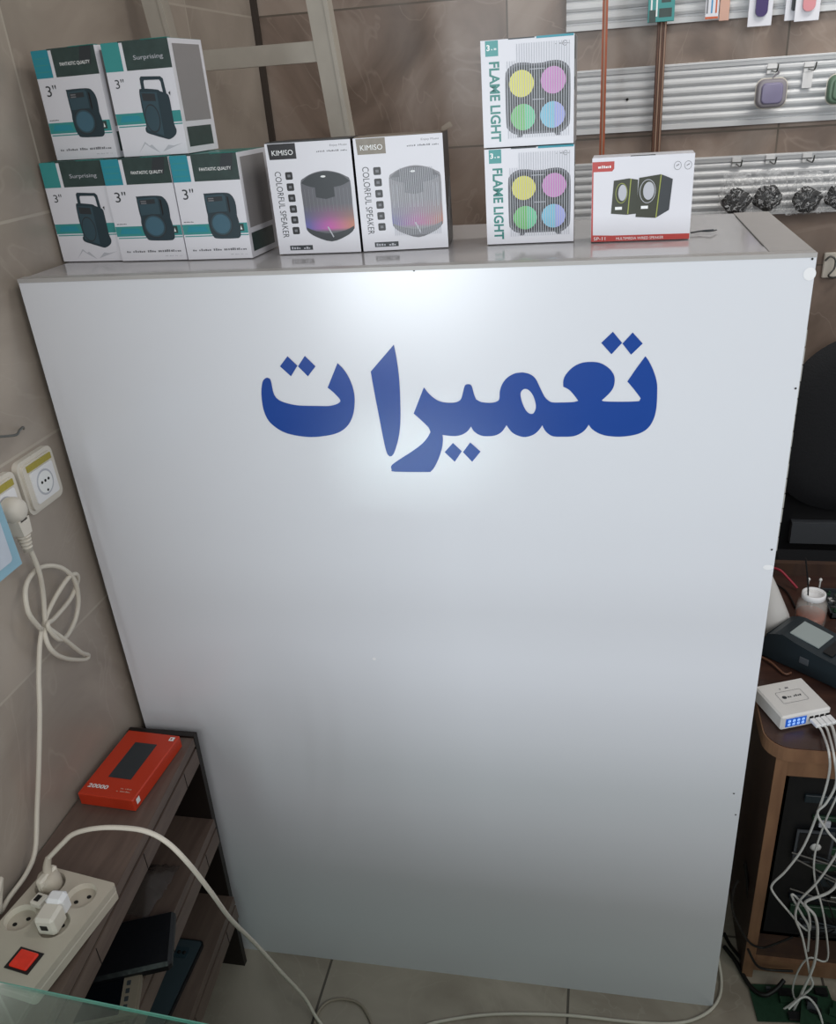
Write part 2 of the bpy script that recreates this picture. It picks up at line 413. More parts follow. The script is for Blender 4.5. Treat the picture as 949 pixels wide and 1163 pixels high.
def crop(o, sc, pts): return [PF(o[0]+a/sc, o[1]+b/sc) for a, b in pts]
A = ((270, 360), 5.582); B = ((420, 360), 5.272); D = ((570, 360), 4.995)
def letter(pts, holes=(), lim=38):
    o = smooth_outline(pts, 4, lim)
    hs = [smooth_outline(h, 3, 60) for h in holes]
    let = MB(); let.poly(o, M_blue, hs, FR); let.build('letter', ct)['label'] = 'blue vinyl Persian letters'
letter(crop(*A, [(150,470),(158,410),(175,388),(190,384),(205,392),(214,420),(225,475),(245,512),(280,535),(340,553),(400,561),(500,563),(580,563),(630,550),(650,535),(645,518),(610,480),(570,447),(632,292),(670,330),(705,385),(730,450),(741,520),(735,600),(715,660),(680,705),(630,735),(560,752),(470,760),(380,752),(300,732),(240,698),(195,655),(168,600),(155,540)]))
letter(crop(*B, [(143,165),(158,240),(172,340),(179,430),(183,560),(181,650),(170,730),(150,800),(135,828),(120,834),(105,820),(92,780),(75,700),(50,570),(25,440),(5,326)]))
letter(crop(*B, [(323,420),(350,455),(390,490),(430,508),(480,513),(520,508),(545,490),(557,450),(567,412),(580,402),(597,402),(610,415),(622,460),(635,492),(665,508),(710,513),(745,510),(768,500),(775,485),(778,440),(795,395),(825,360),(865,338),(900,332)])
  + crop(*D, [(125,315),(160,325),(190,350),(215,400),(240,450),(265,475),(290,484),(340,484),(400,482),(432,475),(410,445),(380,412),(347,395),(347,360),(362,325),(400,285),(450,260),(510,254),(560,262),(605,290),(632,325),(638,360),(630,400),(605,435),(565,472),(580,478),(650,480),(740,479),(778,476),(785,460),(775,445),(740,400),(710,365),(760,292),(812,222),(835,255),(860,310),(877,370),(879,430),(875,510),(862,570),(835,620),(795,652),(740,670),(670,678),(600,674),(550,660),(510,635),(491,610),(470,640),(440,662),(400,676),(340,678),(290,676),(260,660),(240,638),(228,613),(205,645),(175,668),(130,680),(90,672),(55,652),(25,613)])
  + crop(*B, [(795,680),(770,700),(735,711),(680,712),(645,700),(620,680),(605,655),(585,682),(555,702),(520,711),(480,711),(435,705),(437,740),(430,790),(410,850),(385,900),(365,922),(345,927),(150,925),(130,915),(126,898),(135,882),(180,850),(250,805),(310,760),(345,720),(362,688),(350,660),(310,620),(262,577)]),
  [crop(*D, [(120,410),(140,408),(160,422),(178,450),(190,490),(190,520),(178,545),(160,548),(140,535),(122,505),(108,465),(105,430)])])
def dot(o, sc, q): MB().poly(crop(o, sc, q), M_blue, F=FR).build('letter_dot', ct)['label'] = 'blue vinyl diamond dot'
for q in ([(315,248),(378,308),(338,375),(268,312)], [(425,246),(493,312),(445,375),(382,312)]): dot(*A, q)
for q in ([(628,83),(680,146),(620,211),(562,146)], [(740,87),(797,150),(731,213),(682,150)]): dot(*D, q)
for q in ([(497,753),(550,803),(508,866),(447,808)], [(600,750),(662,805),(612,866),(557,808)]): dot(*B, q)
c_ = PF(919, 311); MB().poly(ell(c_[0], c_[1], .0070, .0075), M_sticker, F=FR).build('sticker', ct)['label'] = 'small white round sticker'
c_ = PF(872, 644); MB().poly(ell(c_[0], c_[1], .007, .004), M_sticker, F=FR).build('sticker', ct)['label'] = 'torn remnant of a white sticker'
c_ = PF(425, 748); MB().poly(ell(c_[0], c_[1], .003, .003, 10), M_sticker, F=FR).build('chip_mark', ct)
for u, v in ((470,307),(922,294),(903,441),(876,624),(833,901),(835,925)):
    c_ = PF(u, v); m_ = MB(); m_.poly(ell(c_[0], c_[1], .0014, .0014, 10), M_screw, F=FR); m_.build('screw', ct)

# ------------------------------------------------------------ cartons on the counter
def carton(name, label, a, b, z0, h, d, group, sidem=M_card, topm=M_card, front=M_card):
    """empty at the lower left front corner, front face towards -y"""
    rz = atan2(b[1]-a[1], b[0]-a[0]); w_ = hypot(b[0]-a[0], b[1]-a[1])
    t = thing(name, label, 'box', (a[0], a[1], z0), rz, group)
    m = MB()
    m.box((0, 0, .0002), (w_, d, h), sidem)
    m.box((0, -.0002, .0002), (w_, .0002, h), front)
    m.box((0.0006, .0008, h-.0004), (w_-.0006, d-.0006, h+.0003), topm)
    return t, m, w_
def L_(k): return lambda x, z: (x, -.0003-k*.00015, z)
def RS(w_, k): return lambda y, z: (w_+.0001+k*.0001, y, z)

def glow_mat(name, base, w_, h, k):
    """printed picture ink: grey with a soft violet-magenta-coral band across it"""
    m = bpy.data.materials.new(name); m.use_nodes = True; nt = m.node_tree; N = nt.nodes.new; L = nt.links.new
    b = nt.nodes['Principled BSDF']; b.inputs['Roughness'].default_value = .35
    tc = N('ShaderNodeTexCoord'); sp = N('ShaderNodeSeparateXYZ'); L(tc.outputs['Object'], sp.inputs[0])
    rx = N('ShaderNodeMapRange'); L(sp.outputs[0], rx.inputs[0]); rx.inputs[1].default_value = w_*.38; rx.inputs[2].default_value = w_*.95
    hue = N('ShaderNodeValToRGB'); L(rx.outputs[0], hue.inputs[0]); e = hue.color_ramp.elements
    e[0].position = 0.05; e[0].color = hexc('5f5fa6'); e[1].position = .95; e[1].color = hexc('c07a62')
    q = e.new(.5); q.color = hexc('c253a8')
    rz_ = N('ShaderNodeMapRange'); L(sp.outputs[2], rz_.inputs[0]); rz_.inputs[1].default_value = h*.2; rz_.inputs[2].default_value = h*.45
    am = N('ShaderNodeValToRGB'); L(rz_.outputs[0], am.inputs[0]); a = am.color_ramp.elements
    a[0].position = 0.0; a[0].color = (0, 0, 0, 1); a[1].position = 1.0; a[1].color = (0, 0, 0, 1)
    for p_, v_ in ((.12, .95*k), (.32, .8*k), (.55, .35*k)): c_ = a.new(p_); c_.color = (v_, v_, v_, 1)
    mx = N('ShaderNodeMix'); mx.data_type = 'RGBA'; L(am.outputs[0], mx.inputs['Factor']); mx.inputs['A'].default_value = hexc(base); L(hue.outputs[0], mx.inputs['B'])
    L(mx.outputs['Result'], b.inputs['Base Color']); return m

def speaker_round(m, F0, F1, F2, F3, x, z, s, h):
    """printed picture: block speaker with a round blue cone"""
    q = lambda pts: [(x+a*s, z+b*h) for a, b in pts]
    m.poly(smooth_outline(q([(0,.97),(.05,1.0),(.68,1.0),(.88,.95),(.98,.8),(.98,.58),(.97,.5),(1.0,.36),(1.0,.1),(.94,.02),(.8,0),(.2,.01),(.08,.06),(.01,.2),(-.01,.4),(.01,.52),(.0,.66)]), 3, 70), M_ink2, F=F0)
    m.poly(q([(.03,.95),(.62,.97),(.68,.93),(.68,.6),(.05,.58)]), M_ink4, F=F1)
    m.poly(q([(.08,.92),(.58,.93),(.58,.83),(.08,.82)]), M_ink, F=F2)
    for k in range(2): m.poly(q([(.12,.9-.045*k),(.3,.9-.045*k),(.3,.875-.045*k),(.12,.875-.045*k)]), M_inkg, F=F3)
    m.poly(ell(x+.42*s, z+.33*h, .37*s, .27*h), M_ink, F=F1)
    m.poly(ell(x+.42*s, z+.33*h, .34*s, .245*h), M_ink4, F=F2)
    m.poly(ell(x+.42*s, z+.33*h, .29*s, .21*h), M_ink3, F=F3)
    m.poly(q([(.73,.93),(.78,.9),(.78,.6),(.74,.55)]), M_black, F=F1)
def speaker_handle(m, F0, F1, F2, F3, x, z, s, h):
    """printed picture: block speaker with a carrying handle"""
    q = lambda pts: [(x+a*s, z+b*h) for a, b in pts]
    m.poly(q([(.09,.76),(.10,.97),(.15,1.0),(.82,.98),(.90,.94),(.93,.70),(.82,.70),(.80,.90),(.76,.93),(.24,.94),(.21,.91),(.20,.76)]), M_ink2, F=F1)
    m.poly(smooth_outline(q([(0,.77),(.10,.81),(.62,.78),(.72,.75),(.95,.70),(1.0,.62),(1.0,.40),(1.0,.22),(1.04,.12),(.97,.04),(.75,-.02),(.57,0),(.22,.06),(-.02,.11),(-.04,.18),(.01,.23),(-.02,.45),(-.02,.60)]), 3, 70), M_ink2, F=F0)
    m.poly(q([(.02,.76),(.60,.74),(.58,.04),(.03,.15)]), M_ink4, F=F1)
    m.poly(q([(.06,.74),(.52,.72),(.52,.60),(.08,.62)]), M_ink, F=F2)
    m.poly(ell(x+.29*s, z+.33*h, .26*s, .23*h), M_ink, F=F2)
    m.poly(ell(x+.29*s, z+.33*h, .235*s, .21*h), M_ink4, F=F3)
    m.poly(q([(1.0,.72),(1.07,.74),(1.05,.67)]), M_ink, F=F2)

def teal_carton(label, a, b, z0, kind, h=.138, d=.098):
    t, m, w_ = carton('speaker_box', label, a, b, z0, h, d, 'teal and white speaker boxes', topm=M_teald)
    F = [L_(k) for k in range(6)]
    # right side: grey field with white rim, dark picture low down
    m.poly([(.008, .04), (d-.008, .04), (d-.008, h-.006), (.008, h-.006)], M_cardgrey, F=RS(w_, 1))
    m.poly([(.008, .008), (d-.012, .008), (d-.012, .033), (.008, .033)], M_pine, F=RS(w_, 1))
    m.build('carton', t)
    bn = MB(); hz = h*.755
    tm = M_tealb if kind == 'round' else M_teal
    bn.poly([(0, hz), (w_*.27, hz), (w_*.27, h), (0, h)], tm, F=F[0])
    bn.poly([(w_*.32, hz), (w_-.0005, hz), (w_-.0005, h), (w_*.32, h)], M_pine, F=F[0])
    if kind == 'round':
        bn.poly([(w_*.72, h*.86), (w_*.78, h), (w_*.95, h), (w_*.9, h*.84)], M_ink, F=F[1])
        for k in range(3): bn.poly([(w_*.03, hz+h*(.05+.06*k)), (w_*.24, hz+h*(.05+.06*k)), (w_*.24, hz+h*(.058+.06*k)), (w_*.03, hz+h*(.058+.06*k))], M_teal, F=F[1])
        text(bn, 'FANTASTIC QUALITY', w_*.42, h*.845, w_*.47, h*.035, M_wht, F[2], bold=.01)
    else:
        text(bn, 'Surprising', w_*.45, h*.83, w_*.44, h*.05, M_inklt, F[2])
    bn.build('banner', t)['label'] = 'teal and dark printed top banner'
    st = MB(); zb = h*(.25 if kind == 'round' else .29)
    st.poly([(0.0003, zb), (w_-.0004, zb), (w_-.0004, zb+h*.1), (0.0003, zb+h*.1)], M_teal, F=F[0])
    st.poly([(w_*.02, zb-h*.022), (w_-.0004, zb-h*.022), (w_-.0004, zb-h*.012), (w_*.02, zb-h*.012)], M_teal, F=F[0])
    st.poly([(w_*.06, zb+h*.025), (w_*.4, zb+h*.025), (w_*.36, zb+h*.075), (w_*.1, zb+h*.08)], M_tealb, F=F[1])
    if kind == 'round':
        st.poly([(w_*.86, zb+h*.02), (w_*.94, zb+h*.02), (w_*.94, zb+h*.09), (w_*.86, zb+h*.09)], M_pine, F=F[1])
        st.poly([(w_*.885, zb+h*.035), (w_*.915, zb+h*.035), (w_*.9, zb+h*.075)], M_wht, F=F[2])
    st.build('stripe', t)['label'] = 'teal printed stripe'
    pic = MB()
    if kind == 'round': speaker_round(pic, F[2], F[3], F[4], F[5], w_*.42, h*.20, w_*.46, h*.44)
    else:
        speaker_handle(pic, F[2], F[3], F[4], F[5], w_*.44, h*.15, w_*.43, h*.55)
        pic.poly([(w_*.25, h*.03), (w_*.37, h*.13), (w_*.43, h*.09), (w_*.47, h*.1), (w_*.58, h*.02), (w_*.44, h*.075), (w_*.37, h*.11)], M_inklt, F=F[0])
        pic.poly([(w_*.62, h*.03), (w_*.72, h*.09), (w_*.8, h*.08), (w_*.95, h*.1), (w_*.8, h*.068)], M_inklt, F=F[0])
    pic.build('product_picture', t)['label'] = 'printed picture of a portable speaker'
    tx = MB(); s_ = 1.0 if kind == 'round' else .8
    text(tx, '3"', w_*.1, h*(.69-.1*s_), w_*.17*s_, h*.1*s_, M_ink, F[1], bold=.0)
    if kind == 'round':
        tx.build('lettering', t); tx = MB()
        marks(tx, w_*.1, h*.085, w_*.84, h*.024, 26, M_inkg, F[1], 3)
        marks(tx, w_*.68, h*.04, w_*.26, h*.01, 12, M_inklt, F[1], 5)
        marks(tx, w_*.04, zb+h*.12, w_*.15, h*.01, 8, M_ink, F[1], 6)
    tx.build('small_print' if kind == 'round' else 'lettering', t)
    fl = MB(); fl.box((w_*.26, -.0006, h-.001), (w_*.6, .004, h+.0008), M_pine); fl.box((w_*.6, -.0003, h+.0004), (w_-.002, .01, h+.0012), M_teald)
    fl.build('lid_flap', t)
z1 = CH+.0012
teal_carton('teal and white box with handle speaker picture, bottom row, beside the left wall', (-.008, .130), (.095, .121), z1, 'handle')
teal_carton('teal and white box with round speaker picture, middle of the bottom row', (.0975, .116), (.205, .108), z1, 'round')
teal_carton('teal and white box with round speaker picture, right end of the bottom row', (.2075, .106), (.308, .102), z1, 'round')
def ux(u, v, y): return U(u, v, 1, y).x
za = z1+.1395
teal_carton('teal and white box with round speaker picture, on the upper row at left', (ux(66,185,.15), .15), (ux(134,178,.128), .128), za, 'round', h=.139, d=.085)
teal_carton('teal and white box with handle speaker picture, on the upper row at right', (ux(141,177,.125), .125), (ux(214,174,.118), .118), za, 'handle', h=.139, d=.09)

def colour_carton(label, a, b, worn, d=.085, h=.145):
    t, m, w_ = carton('colourful_speaker_box', label, a, b, z1, h, d, 'white and black cylinder speaker boxes', sidem=M_black, topm=M_brownbd if worn else M_black)
    m.build('carton', t)
    F = [L_(k) for k in range(7)]
    lg = MB()
    lg.poly([(w_*.04, h*.86), (w_*.36, h*.86), (w_*.36, h*.995), (w_*.03, h*.995)], M_foil if worn else M_black, F=F[0])
    text(lg, 'KIMISO', w_*.075, h*.895, w_*.25, h*.045, M_wht, F[1], bold=.0)
    lg.build('logo_panel', t)['label'] = 'worn silver foil logo panel' if worn else 'black logo panel'
    tx = MB()
    text(tx, 'COLORFUL SPEAKER', w_*.075, h*.755, h*.6, w_*.075, M_ink, F[0], rot=-90, bold=0.0)
    text(tx, 'Enjoy Music', w_*.76, h*.945, w_*.2, h*.022, M_inkg, F[0])
    marks(tx, w_*.6, h*.905, w_*.36, h*.016, 18, M_inkg, F[0], 9)
    tx.build('lettering', t); tx = MB()
    for k in range(6):
        z = h*(.68-.099*k)
        tx.poly(rrect(w_*.2, z, w_*.285, z+h*.068, .0018), M_black, F=F[0])
        tx.poly([(w_*.225, z+h*.022), (w_*.26, z+h*.022), (w_*.26, z+h*.045), (w_*.225, z+h*.045)], M_inkg, F=F[1])
    tx.poly([(w_*.14, h*.035), (w_*.42, h*.035), (w_*.42, h*.08), (w_*.14, h*.08)], M_ink, F=F[0])
    marks(tx, w_*.16, h*.045, w_*.24, h*.024, 8, M_inklt, F[1], 11)
    tx.build('printed_icons', t)['label'] = 'column of small black icons'
    p = MB(); x0, x1 = w_*.37, w_*.955; zb, zt = h*.12, h*.745; q = lambda a, b: (x0+(x1-x0)*a, zb+(zt-zb)*b)
    p.poly(smooth_outline([q(0,.84),q(.08,.91),q(.26,.97),q(.5,1.0),q(.74,.97),q(.92,.91),q(1,.84),q(1,.5),q(1,.2),q(.96,.14),q(.8,.05),q(.5,-.02),q(.2,.05),q(.04,.14),q(0,.2),q(0,.5)], 3, 80), glow_mat('cylinder_speaker_print', '8b8b90' if worn else '5a5b62', w_, h, .75 if worn else 1), F=F[1])
    p.poly(smooth_outline([q(.01,.84),q(.2,.78),q(.5,.76),q(.8,.78),q(.99,.84),q(.8,.945),q(.5,.985),q(.2,.945)], 3, 80), M_ink if not worn else M_inkg, F=F[2])
    p.poly([q(.28,.78),q(.66,.77),q(.66,.63),q(.48,.6),q(.28,.63)], M_ink if not worn else M_inkg, F=F[3])
    p.poly(ell(*q(.47,.92), w_*.03, h*.009, 16), M_wht, F=F[4])
    for k in range(12):
        a = .06+.078*k; p.poly([q(a,.42),q(a+.008,.42),q(a+.008,.75),q(a,.75)], M_smoke2 if not worn else M_inklt, F=F[2])
    p.poly(smooth_outline([q(.01,.2),q(.2,.14),q(.5,.1),q(.8,.14),q(.99,.2),q(.96,.13),q(.8,.05),q(.5,-.02),q(.2,.05),q(.04,.13)], 3, 80), M_ink if not worn else M_inkg, F=F[3])
    p.poly([q(.44,.2),q(.47,.2),q(.56,.05),q(.54,.04)], M_inklt, F=F[5])
    if worn:
        for k in range(26):
            a = .04+.036*k; p.poly([q(a,.02),q(a+.009,.02),q(a+.009,.97 if 0.2 < a < .85 else .85),q(a,.97 if .2 < a < .85 else .85)], M_inklt, F=F[6])
    p.build('product_picture', t)['label'] = 'printed picture of a cylinder speaker lit pink and violet'
    fl = MB(); fl.box((.002, .0, h+.0004), (w_-.002, d*.5, h+.0014), M_ink if not worn else M_brownbd)
    if worn:
        fl.poly([(0, 0), (.016, .006), (.012, .012), (0, .006)], M_brownbd, F=lambda x, z: (w_-.004+x, d*.4, h+z))
        for k in range(4): fl.box((w_, .02+.014*k, .02+.012*k), (w_+.0007, .03+.014*k, .05+.012*k), M_inkg)
    fl.build('lid_flap', t)
colour_carton('white and black cylinder speaker box with crisp print and black logo, beside the teal boxes', (.341, .124), (.4635, .120), False)
colour_carton('worn white cylinder speaker box with faded picture and silvery logo', (.4665, .122), (.5865, .132), True)

def flame_carton(label, a, b, z0, scuffed, h=.121, d=.075):
    t, m, w_ = carton('flame_light_box', label, a, b, z0, h, d, 'flame light speaker boxes', sidem=M_cardgrey, topm=M_cardgrey)
    m.box((w_, .001, h*.5), (w_+.0004, d*.35, h-.001), M_pine); m.box((w_+.0003, .008, h*.62), (w_+.0007, .013, h*.78), M_wht)
    m.build('carton', t)
    F = [L_(k) for k in range(8)]
    bd = MB(); bd.poly([(w_*.05, h*.855), (w_*.19, h*.855), (w_*.19, h*.995), (w_*.05, h*.995)], M_teal, F=F[0])
    text(bd, '3', w_*.065, h*.905, w_*.035, h*.055, M_wht, F[1], bold=.03); marks(bd, w_*.115, h*.91, w_*.06, h*.02, 4, M_wht, F[1], 2)
    bd.build('badge', t)['label'] = 'teal badge with a white 3'
    tx = MB(); text(tx, 'FLAME LIGHT', w_*.085, h*.805, h*.75, w_*.115, M_teald, F[0], rot=-90, bold=.03)
    tx.build('lettering', t)['label'] = 'green lettering reading FLAME LIGHT'
    lg = MB(); lg.poly(ell(w_*.9, h*.925, w_*.025, h*.025, 16), M_inkg, [ell(w_*.9, h*.925, w_*.02, h*.02, 16)], F[0]); marks(lg, w_*.8, h*.92, w_*.17, h*.01, 12, M_inkg, F[1], 4)
    lg.build('maker_mark', t)
    p = MB(); q = lambda a, b: (w_*(.26+.7*a), h*(.1+.68*b))
    o_ = [q(a, b) for a, b in ((0,.8),(.03,.91),(.1,.97),(.2,1.0),(.34,.995),(.42,.98),(.58,.98),(.66,.995),(.8,1.0),(.9,.97),(.97,.91),(1,.8),(1,.2),(.97,.1),(.9,.04),(.85,.02),(.85,-.02),(.78,-.02),(.76,.02),(.26,.02),(.24,-.02),(.17,-.02),(.17,.02),(.1,.04),(.03,.1),(0,.2))]
    p.poly(smooth_outline(o_, 3, 60), M_smoke, F=F[0])
    p.poly(smooth_outline([(w_*.61+(x-w_*.61)*.93, h*.44+(z-h*.44)*.93) for x, z in o_], 3, 60), M_ink, F=F[1])
    p.poly([q(.36,.9),q(.62,.9),q(.62,.91),q(.36,.91)], M_inklt, F=F[2])
    for (cx, cz, c1, c2) in ((.25,.72,M_yel,None),(.74,.74,M_pink,None),(.27,.26,M_grn2,M_grn),(.73,.27,M_cyan,M_lil)):
        c = q(cx, cz)
        p.poly(ell(*c, w_*.165, h*.155, 32), M_black, F=F[2])
        p.poly(ell(*c, w_*.135, h*.125, 32), c1, F=F[3])
        if c2: p.poly(ell(c[0], c[1], w_*.135, h*.125, 20, -80, 80), c2, F=F[4])
    p.poly([q(.42,.49),q(.6,.49),q(.6,.5),q(.42,.5)], M_inklt, F=F[2])
    p.build('product_picture', t)['label'] = 'printed picture of a black speaker with four coloured lamps'
    g = MB()   # raised glossy ribs of the printed window
    for k in range(26):
        x = w_*(.28+.0265*k); z0_ = h*(.1 if scuffed else .06); g.poly([(x, h*.08), (x+w_*.007, h*.08), (x+w_*.007, h*(.95 if k > 3 else .8)), (x, h*(.95 if k > 3 else .8))], M_inklt, F=F[5])
    g.build('window_ribs', t)['label'] = 'pale vertical ribs across the picture'
    fl = MB(); fl.box((w_*.3, -.0007, h-.001), (w_*.58, .004, h+.0004), M_ink); fl.box((w_*.6, -.0007, h-.002), (w_-.001, .004, h+.0005), M_tealb)
    fl.build('lid_flap', t)
zf = z1+.1225
flame_carton('white FLAME LIGHT box standing on the counter, lower of the two', (.640, .141), (.7585, .143), z1, True)
flame_carton('white FLAME LIGHT box stacked on top of the other one', (ux(549.5,172,.147), .147), (ux(651,165,.145), .145), zf, False, h=.124)

def desk_speaker_carton(a, b, h=.104, d=.045):
    t, m, w_ = carton('desktop_speaker_box', 'white and red box picturing a pair of black desktop speakers', a, b, z1, h, d, None, sidem=M_cardgrey, topm=M_card)
    m.build('carton', t)
    F = [L_(k) for k in range(8)]
    m = MB()
    m.poly([(0.0002, 0.0003), (w_-.0002, .0003), (w_-.0002, h*.07), (.0002, h*.075)], M_red, F=F[0])
    m.poly([(.0002, h*.06), (.0025, h*.06), (.0018, h*.9), (.0002, h*.9)], M_red, F=F[0])
    m.poly([(0.0002, h*.84), (w_*.2, h*.84), (w_*.22, h*.87), (w_*.22, h*.955), (.0002, h*.955)], M_red, F=F[1])
    m.poly([(0.0002, 0.0003), (w_*.18, .0003), (w_*.2, h*.075), (0.0002, h*.085)], M_red, F=F[1])
    m.build('red_border', t)['label'] = 'red printed border and logo patch'
    tx = MB()
    text(tx, 'SP-11', w_*.03, h*.02, w_*.12, h*.04, M_wht, F[3]); text(tx, 'MULTIMEDIA WIRED SPEAKER', w_*.26, h*.018, w_*.48, h*.032, M_wht, F[3])
    marks(tx, w_*.06, h*.88, w_*.13, h*.04, 7, M_wht, F[3], 8)
    tx.build('lettering', t); tx = MB()
    for cx in (.84, .94):
        tx.poly(ell(w_*cx, h*.87, w_*.036, h*.05, 20), M_inkg, [ell(w_*cx, h*.87, w_*.032, h*.045, 20)], F[2])
        tx.poly([(w_*(cx-.015), h*.86), (w_*(cx+.015), h*.88), (w_*(cx+.012), h*.89), (w_*(cx-.015), h*.87)], M_inkg, F=F[3])
    tx.build('printed_icons', t)['label'] = 'two round line icons'
    p = MB(); q = lambda a, b: (w_*a, h*b)
    p.poly([q(.2,.34),q(.36,.32),q(.46,.33),q(.46,.73),q(.37,.75),q(.22,.73)], M_olive, F=F[2])
    p.poly([q(.365,.33),q(.375,.33),q(.395,.745),q(.385,.745)], M_lime, F=F[3])
    p.poly([q(.45,.29),q(.65,.27),q(.78,.36),q(.8,.72),q(.68,.78),q(.47,.75)], M_olive, F=F[4])
    p.poly([q(.65,.275),q(.66,.275),q(.69,.775),q(.68,.775)], M_lime, F=F[5])
    p.poly([q(.665,.28),q(.78,.36),q(.8,.72),q(.695,.775)], M_ink, F=F[5])
    p.poly(ell(*q(.3,.58), w_*.06, h*.12), M_lime, F=F[3]); p.poly(ell(*q(.3,.58), w_*.054, h*.112), M_olive, F=F[4]); p.poly(ell(*q(.31,.585), w_*.042, h*.095), M_inklt, F=F[5])
    p.poly(ell(*q(.56,.59), w_*.08, h*.14), M_inklt, F=F[5]); p.poly(ell(*q(.56,.59), w_*.074, h*.132), M_olive, F=F[6]); p.poly(ell(*q(.57,.595), w_*.055, h*.105), M_inklt, F=F[7])
    for a in (.24, .5): p.poly([q(a,.385),q(a+.07,.385),q(a+.07,.42),q(a,.42)], M_wht, F=F[5])
    p.build('product_picture', t)['label'] = 'printed picture of two black square speakers'
    fl = MB(); fl.box((w_*.38, .0, h-.0005), (w_*.62, .004, h+.0008), M_ink); fl.build('lid_tab', t)
desk_speaker_carton((.782, .130), (.910, .127))
dl = MB(); dl.tube([(.915, .165, z1+.002), (.93, .17, z1+.003), (.945, .168, z1+.004)], .0012, M_ink, seg=5); dl.tube([(.925, .175, z1+.002), (.94, .165, z1+.003), (.95, .18, z1+.002)], .001, M_ink, seg=5)
tag(dl.build('wire_scrap'), 'short dark wire scrap on the counter right of the red box', 'wire')

# ------------------------------------------------------------ ladder frame and steel poles behind
ld = thing('step_ladder', 'old white painted frame ladder standing behind the counter', 'ladder', (0, .5, 0))
def rail(x0, x1):
    m = MB(); z0, zt = 0, 2.2
    m.prism([(x0, z0), (x0+.037, z0), (x1+.037, zt), (x1, zt)], M_ladder, .026, lambda x, z, d: (x, d, z)); 
    m.prism([(x0+.030, z0), (x0+.037, z0), (x1+.037, zt), (x1+.030, zt)], M_ladder, -.004, lambda x, z, d: (x, d, z)); return m
ladder_xr = .323 + (1.54)*.085
rail(.20, -.03).build('rail', ld); rail(ladder_xr, ladder_xr-.085*2.2).build('rail', ld)
for z in (.2, .57, .94, 1.31, 1.652, 2.0):
    xa = .20-.23*z/2.2+.038; xb = ladder_xr-.085*z-.001
    MB().box((xa, .003, z), (xb, .022, z+.031), M_ladder).build('rung', ld)
t = thing('steel_pole', 'rust orange painted pole in front of the back wall', 'pole', (0, 0, 0))
c_ = U(685, 100, 1, .95); t.location = (c_.x, .95, 0)
MB().box((-.0055, -.005, 0), (.0055, .005, 2.5), M_rust).build('rod', t); MB().box((-.0015, -.007, 0.002), (.0015, -.005, 2.5), M_brown2).build('seam_strip', t)
c_ = U(748, 110, 1, 1.07)
t = thing('door_track', 'ribbed brown metal track standing upright between the two wall panels', 'track', (c_.x, 1.07, 0))
for k, mm in enumerate((M_brown, M_brown2, M_brown, M_brown2)):
    x = -.009+.0044*k; MB().box((x, -.004-.002*(k % 2), 0), (x+.0032, .004, 2.5), mm).build('rib', t)
MB().box((-.011, .004, 0), (.009, .006, 2.5), M_brown).build('web', t)

# ------------------------------------------------------------ slatwall panels
def slat_panel(label, z0, z1_, x0=.706, x1=2.4):
    t = thing('slat_panel', label, 'wall panel', (x0, YB, z0), 0, 'grey slatted display panels')
    h = z1_-z0; n = 6; prof = [(0, 0), (-.004, 0)]
    lip = .012
    prof += [(-.013, 0), (-.013, lip*.8)]
    sh = (h-2*lip)/n
    for k in range(n):
        za_ = lip+k*sh
        prof += [(-.006, za_), (-.006, za_+sh*.14), (-.011, za_+sh*.2), (-.0135, za_+sh*.45), (-.0135, za_+sh*.7), (-.011, za_+sh*.92), (-.009, za_+sh)]
    prof += [(-.014, h-lip), (-.016, h-lip*.4), (-.014, h), (0, h)]
    m = MB(); m.prism(prof, M_slat, x1-x0, lambda a, b, d: (d, a, b)); m.build('slats', t)
    r = MB(); r.box((0, -.017, h-.004), (x1-x0, -.013, h-.001), M_slat); r.build('top_lip', t)
    return t
slat_panel('grey slatted panel at the top edge, hung with small blister cards', 1.691, 1.84)
slat_panel('grey slatted panel in the middle, with the lavender pouch on it', 1.484, 1.614)
slat_panel('lowest grey slatted panel, behind the bagged chargers', 1.293, 1.422)
p = U(712, 113, 1, YB-.016)
MB().lathe([(.003, 0), (.003, .001)], M_hole, seg=12, M=Matrix.Rotation(radians(90), 3, 'X')).build('screw_hole', bpy.data.objects['slat_panel.001'], (p.x-.706, -.0135, p.z-1.484))

def hook(u, v, label, ln=.045, plate=.020, y=YB-.017, full=False):
    p = U(u, v, 1, y)
    t = thing('display_hook', label, 'hook', (p.x, y, p.z), 0, 'chrome display hooks')
    m = MB(); m.box((-.010, -.003, -plate/2), (.010, 0, plate/2), M_chrome, bev=.001); m.box((-.010, -.0045, -.002), (.010, -.003, .0005), M_wire)
    if full: m.box((-.010, -.0025, -.040), (.010, -.0005, -plate/2), M_chrome)
    m.build('plate', t)
    MB().tube([(0, -.003, -.004), (.002, -ln*.5, -.006), (.004, -ln, -.005), (.005, -ln-.006, .008)], .0016, M_wire, seg=6).build('prong', t)
    return p
hook(876, 78, 'chrome hook holding the lavender pouch')
p = U(862, 78, 1, YB-.017)
hook(918, 76, 'empty chrome hook right of the lavender pouch', full=True)
hp = [hook(u, v, l) for u, v, l in ((836, 184, 'chrome hook holding the leftmost bagged charger'), (874, 181, 'chrome hook holding the second bagged charger'), (916, 179, 'chrome hook holding the third bagged charger'))]

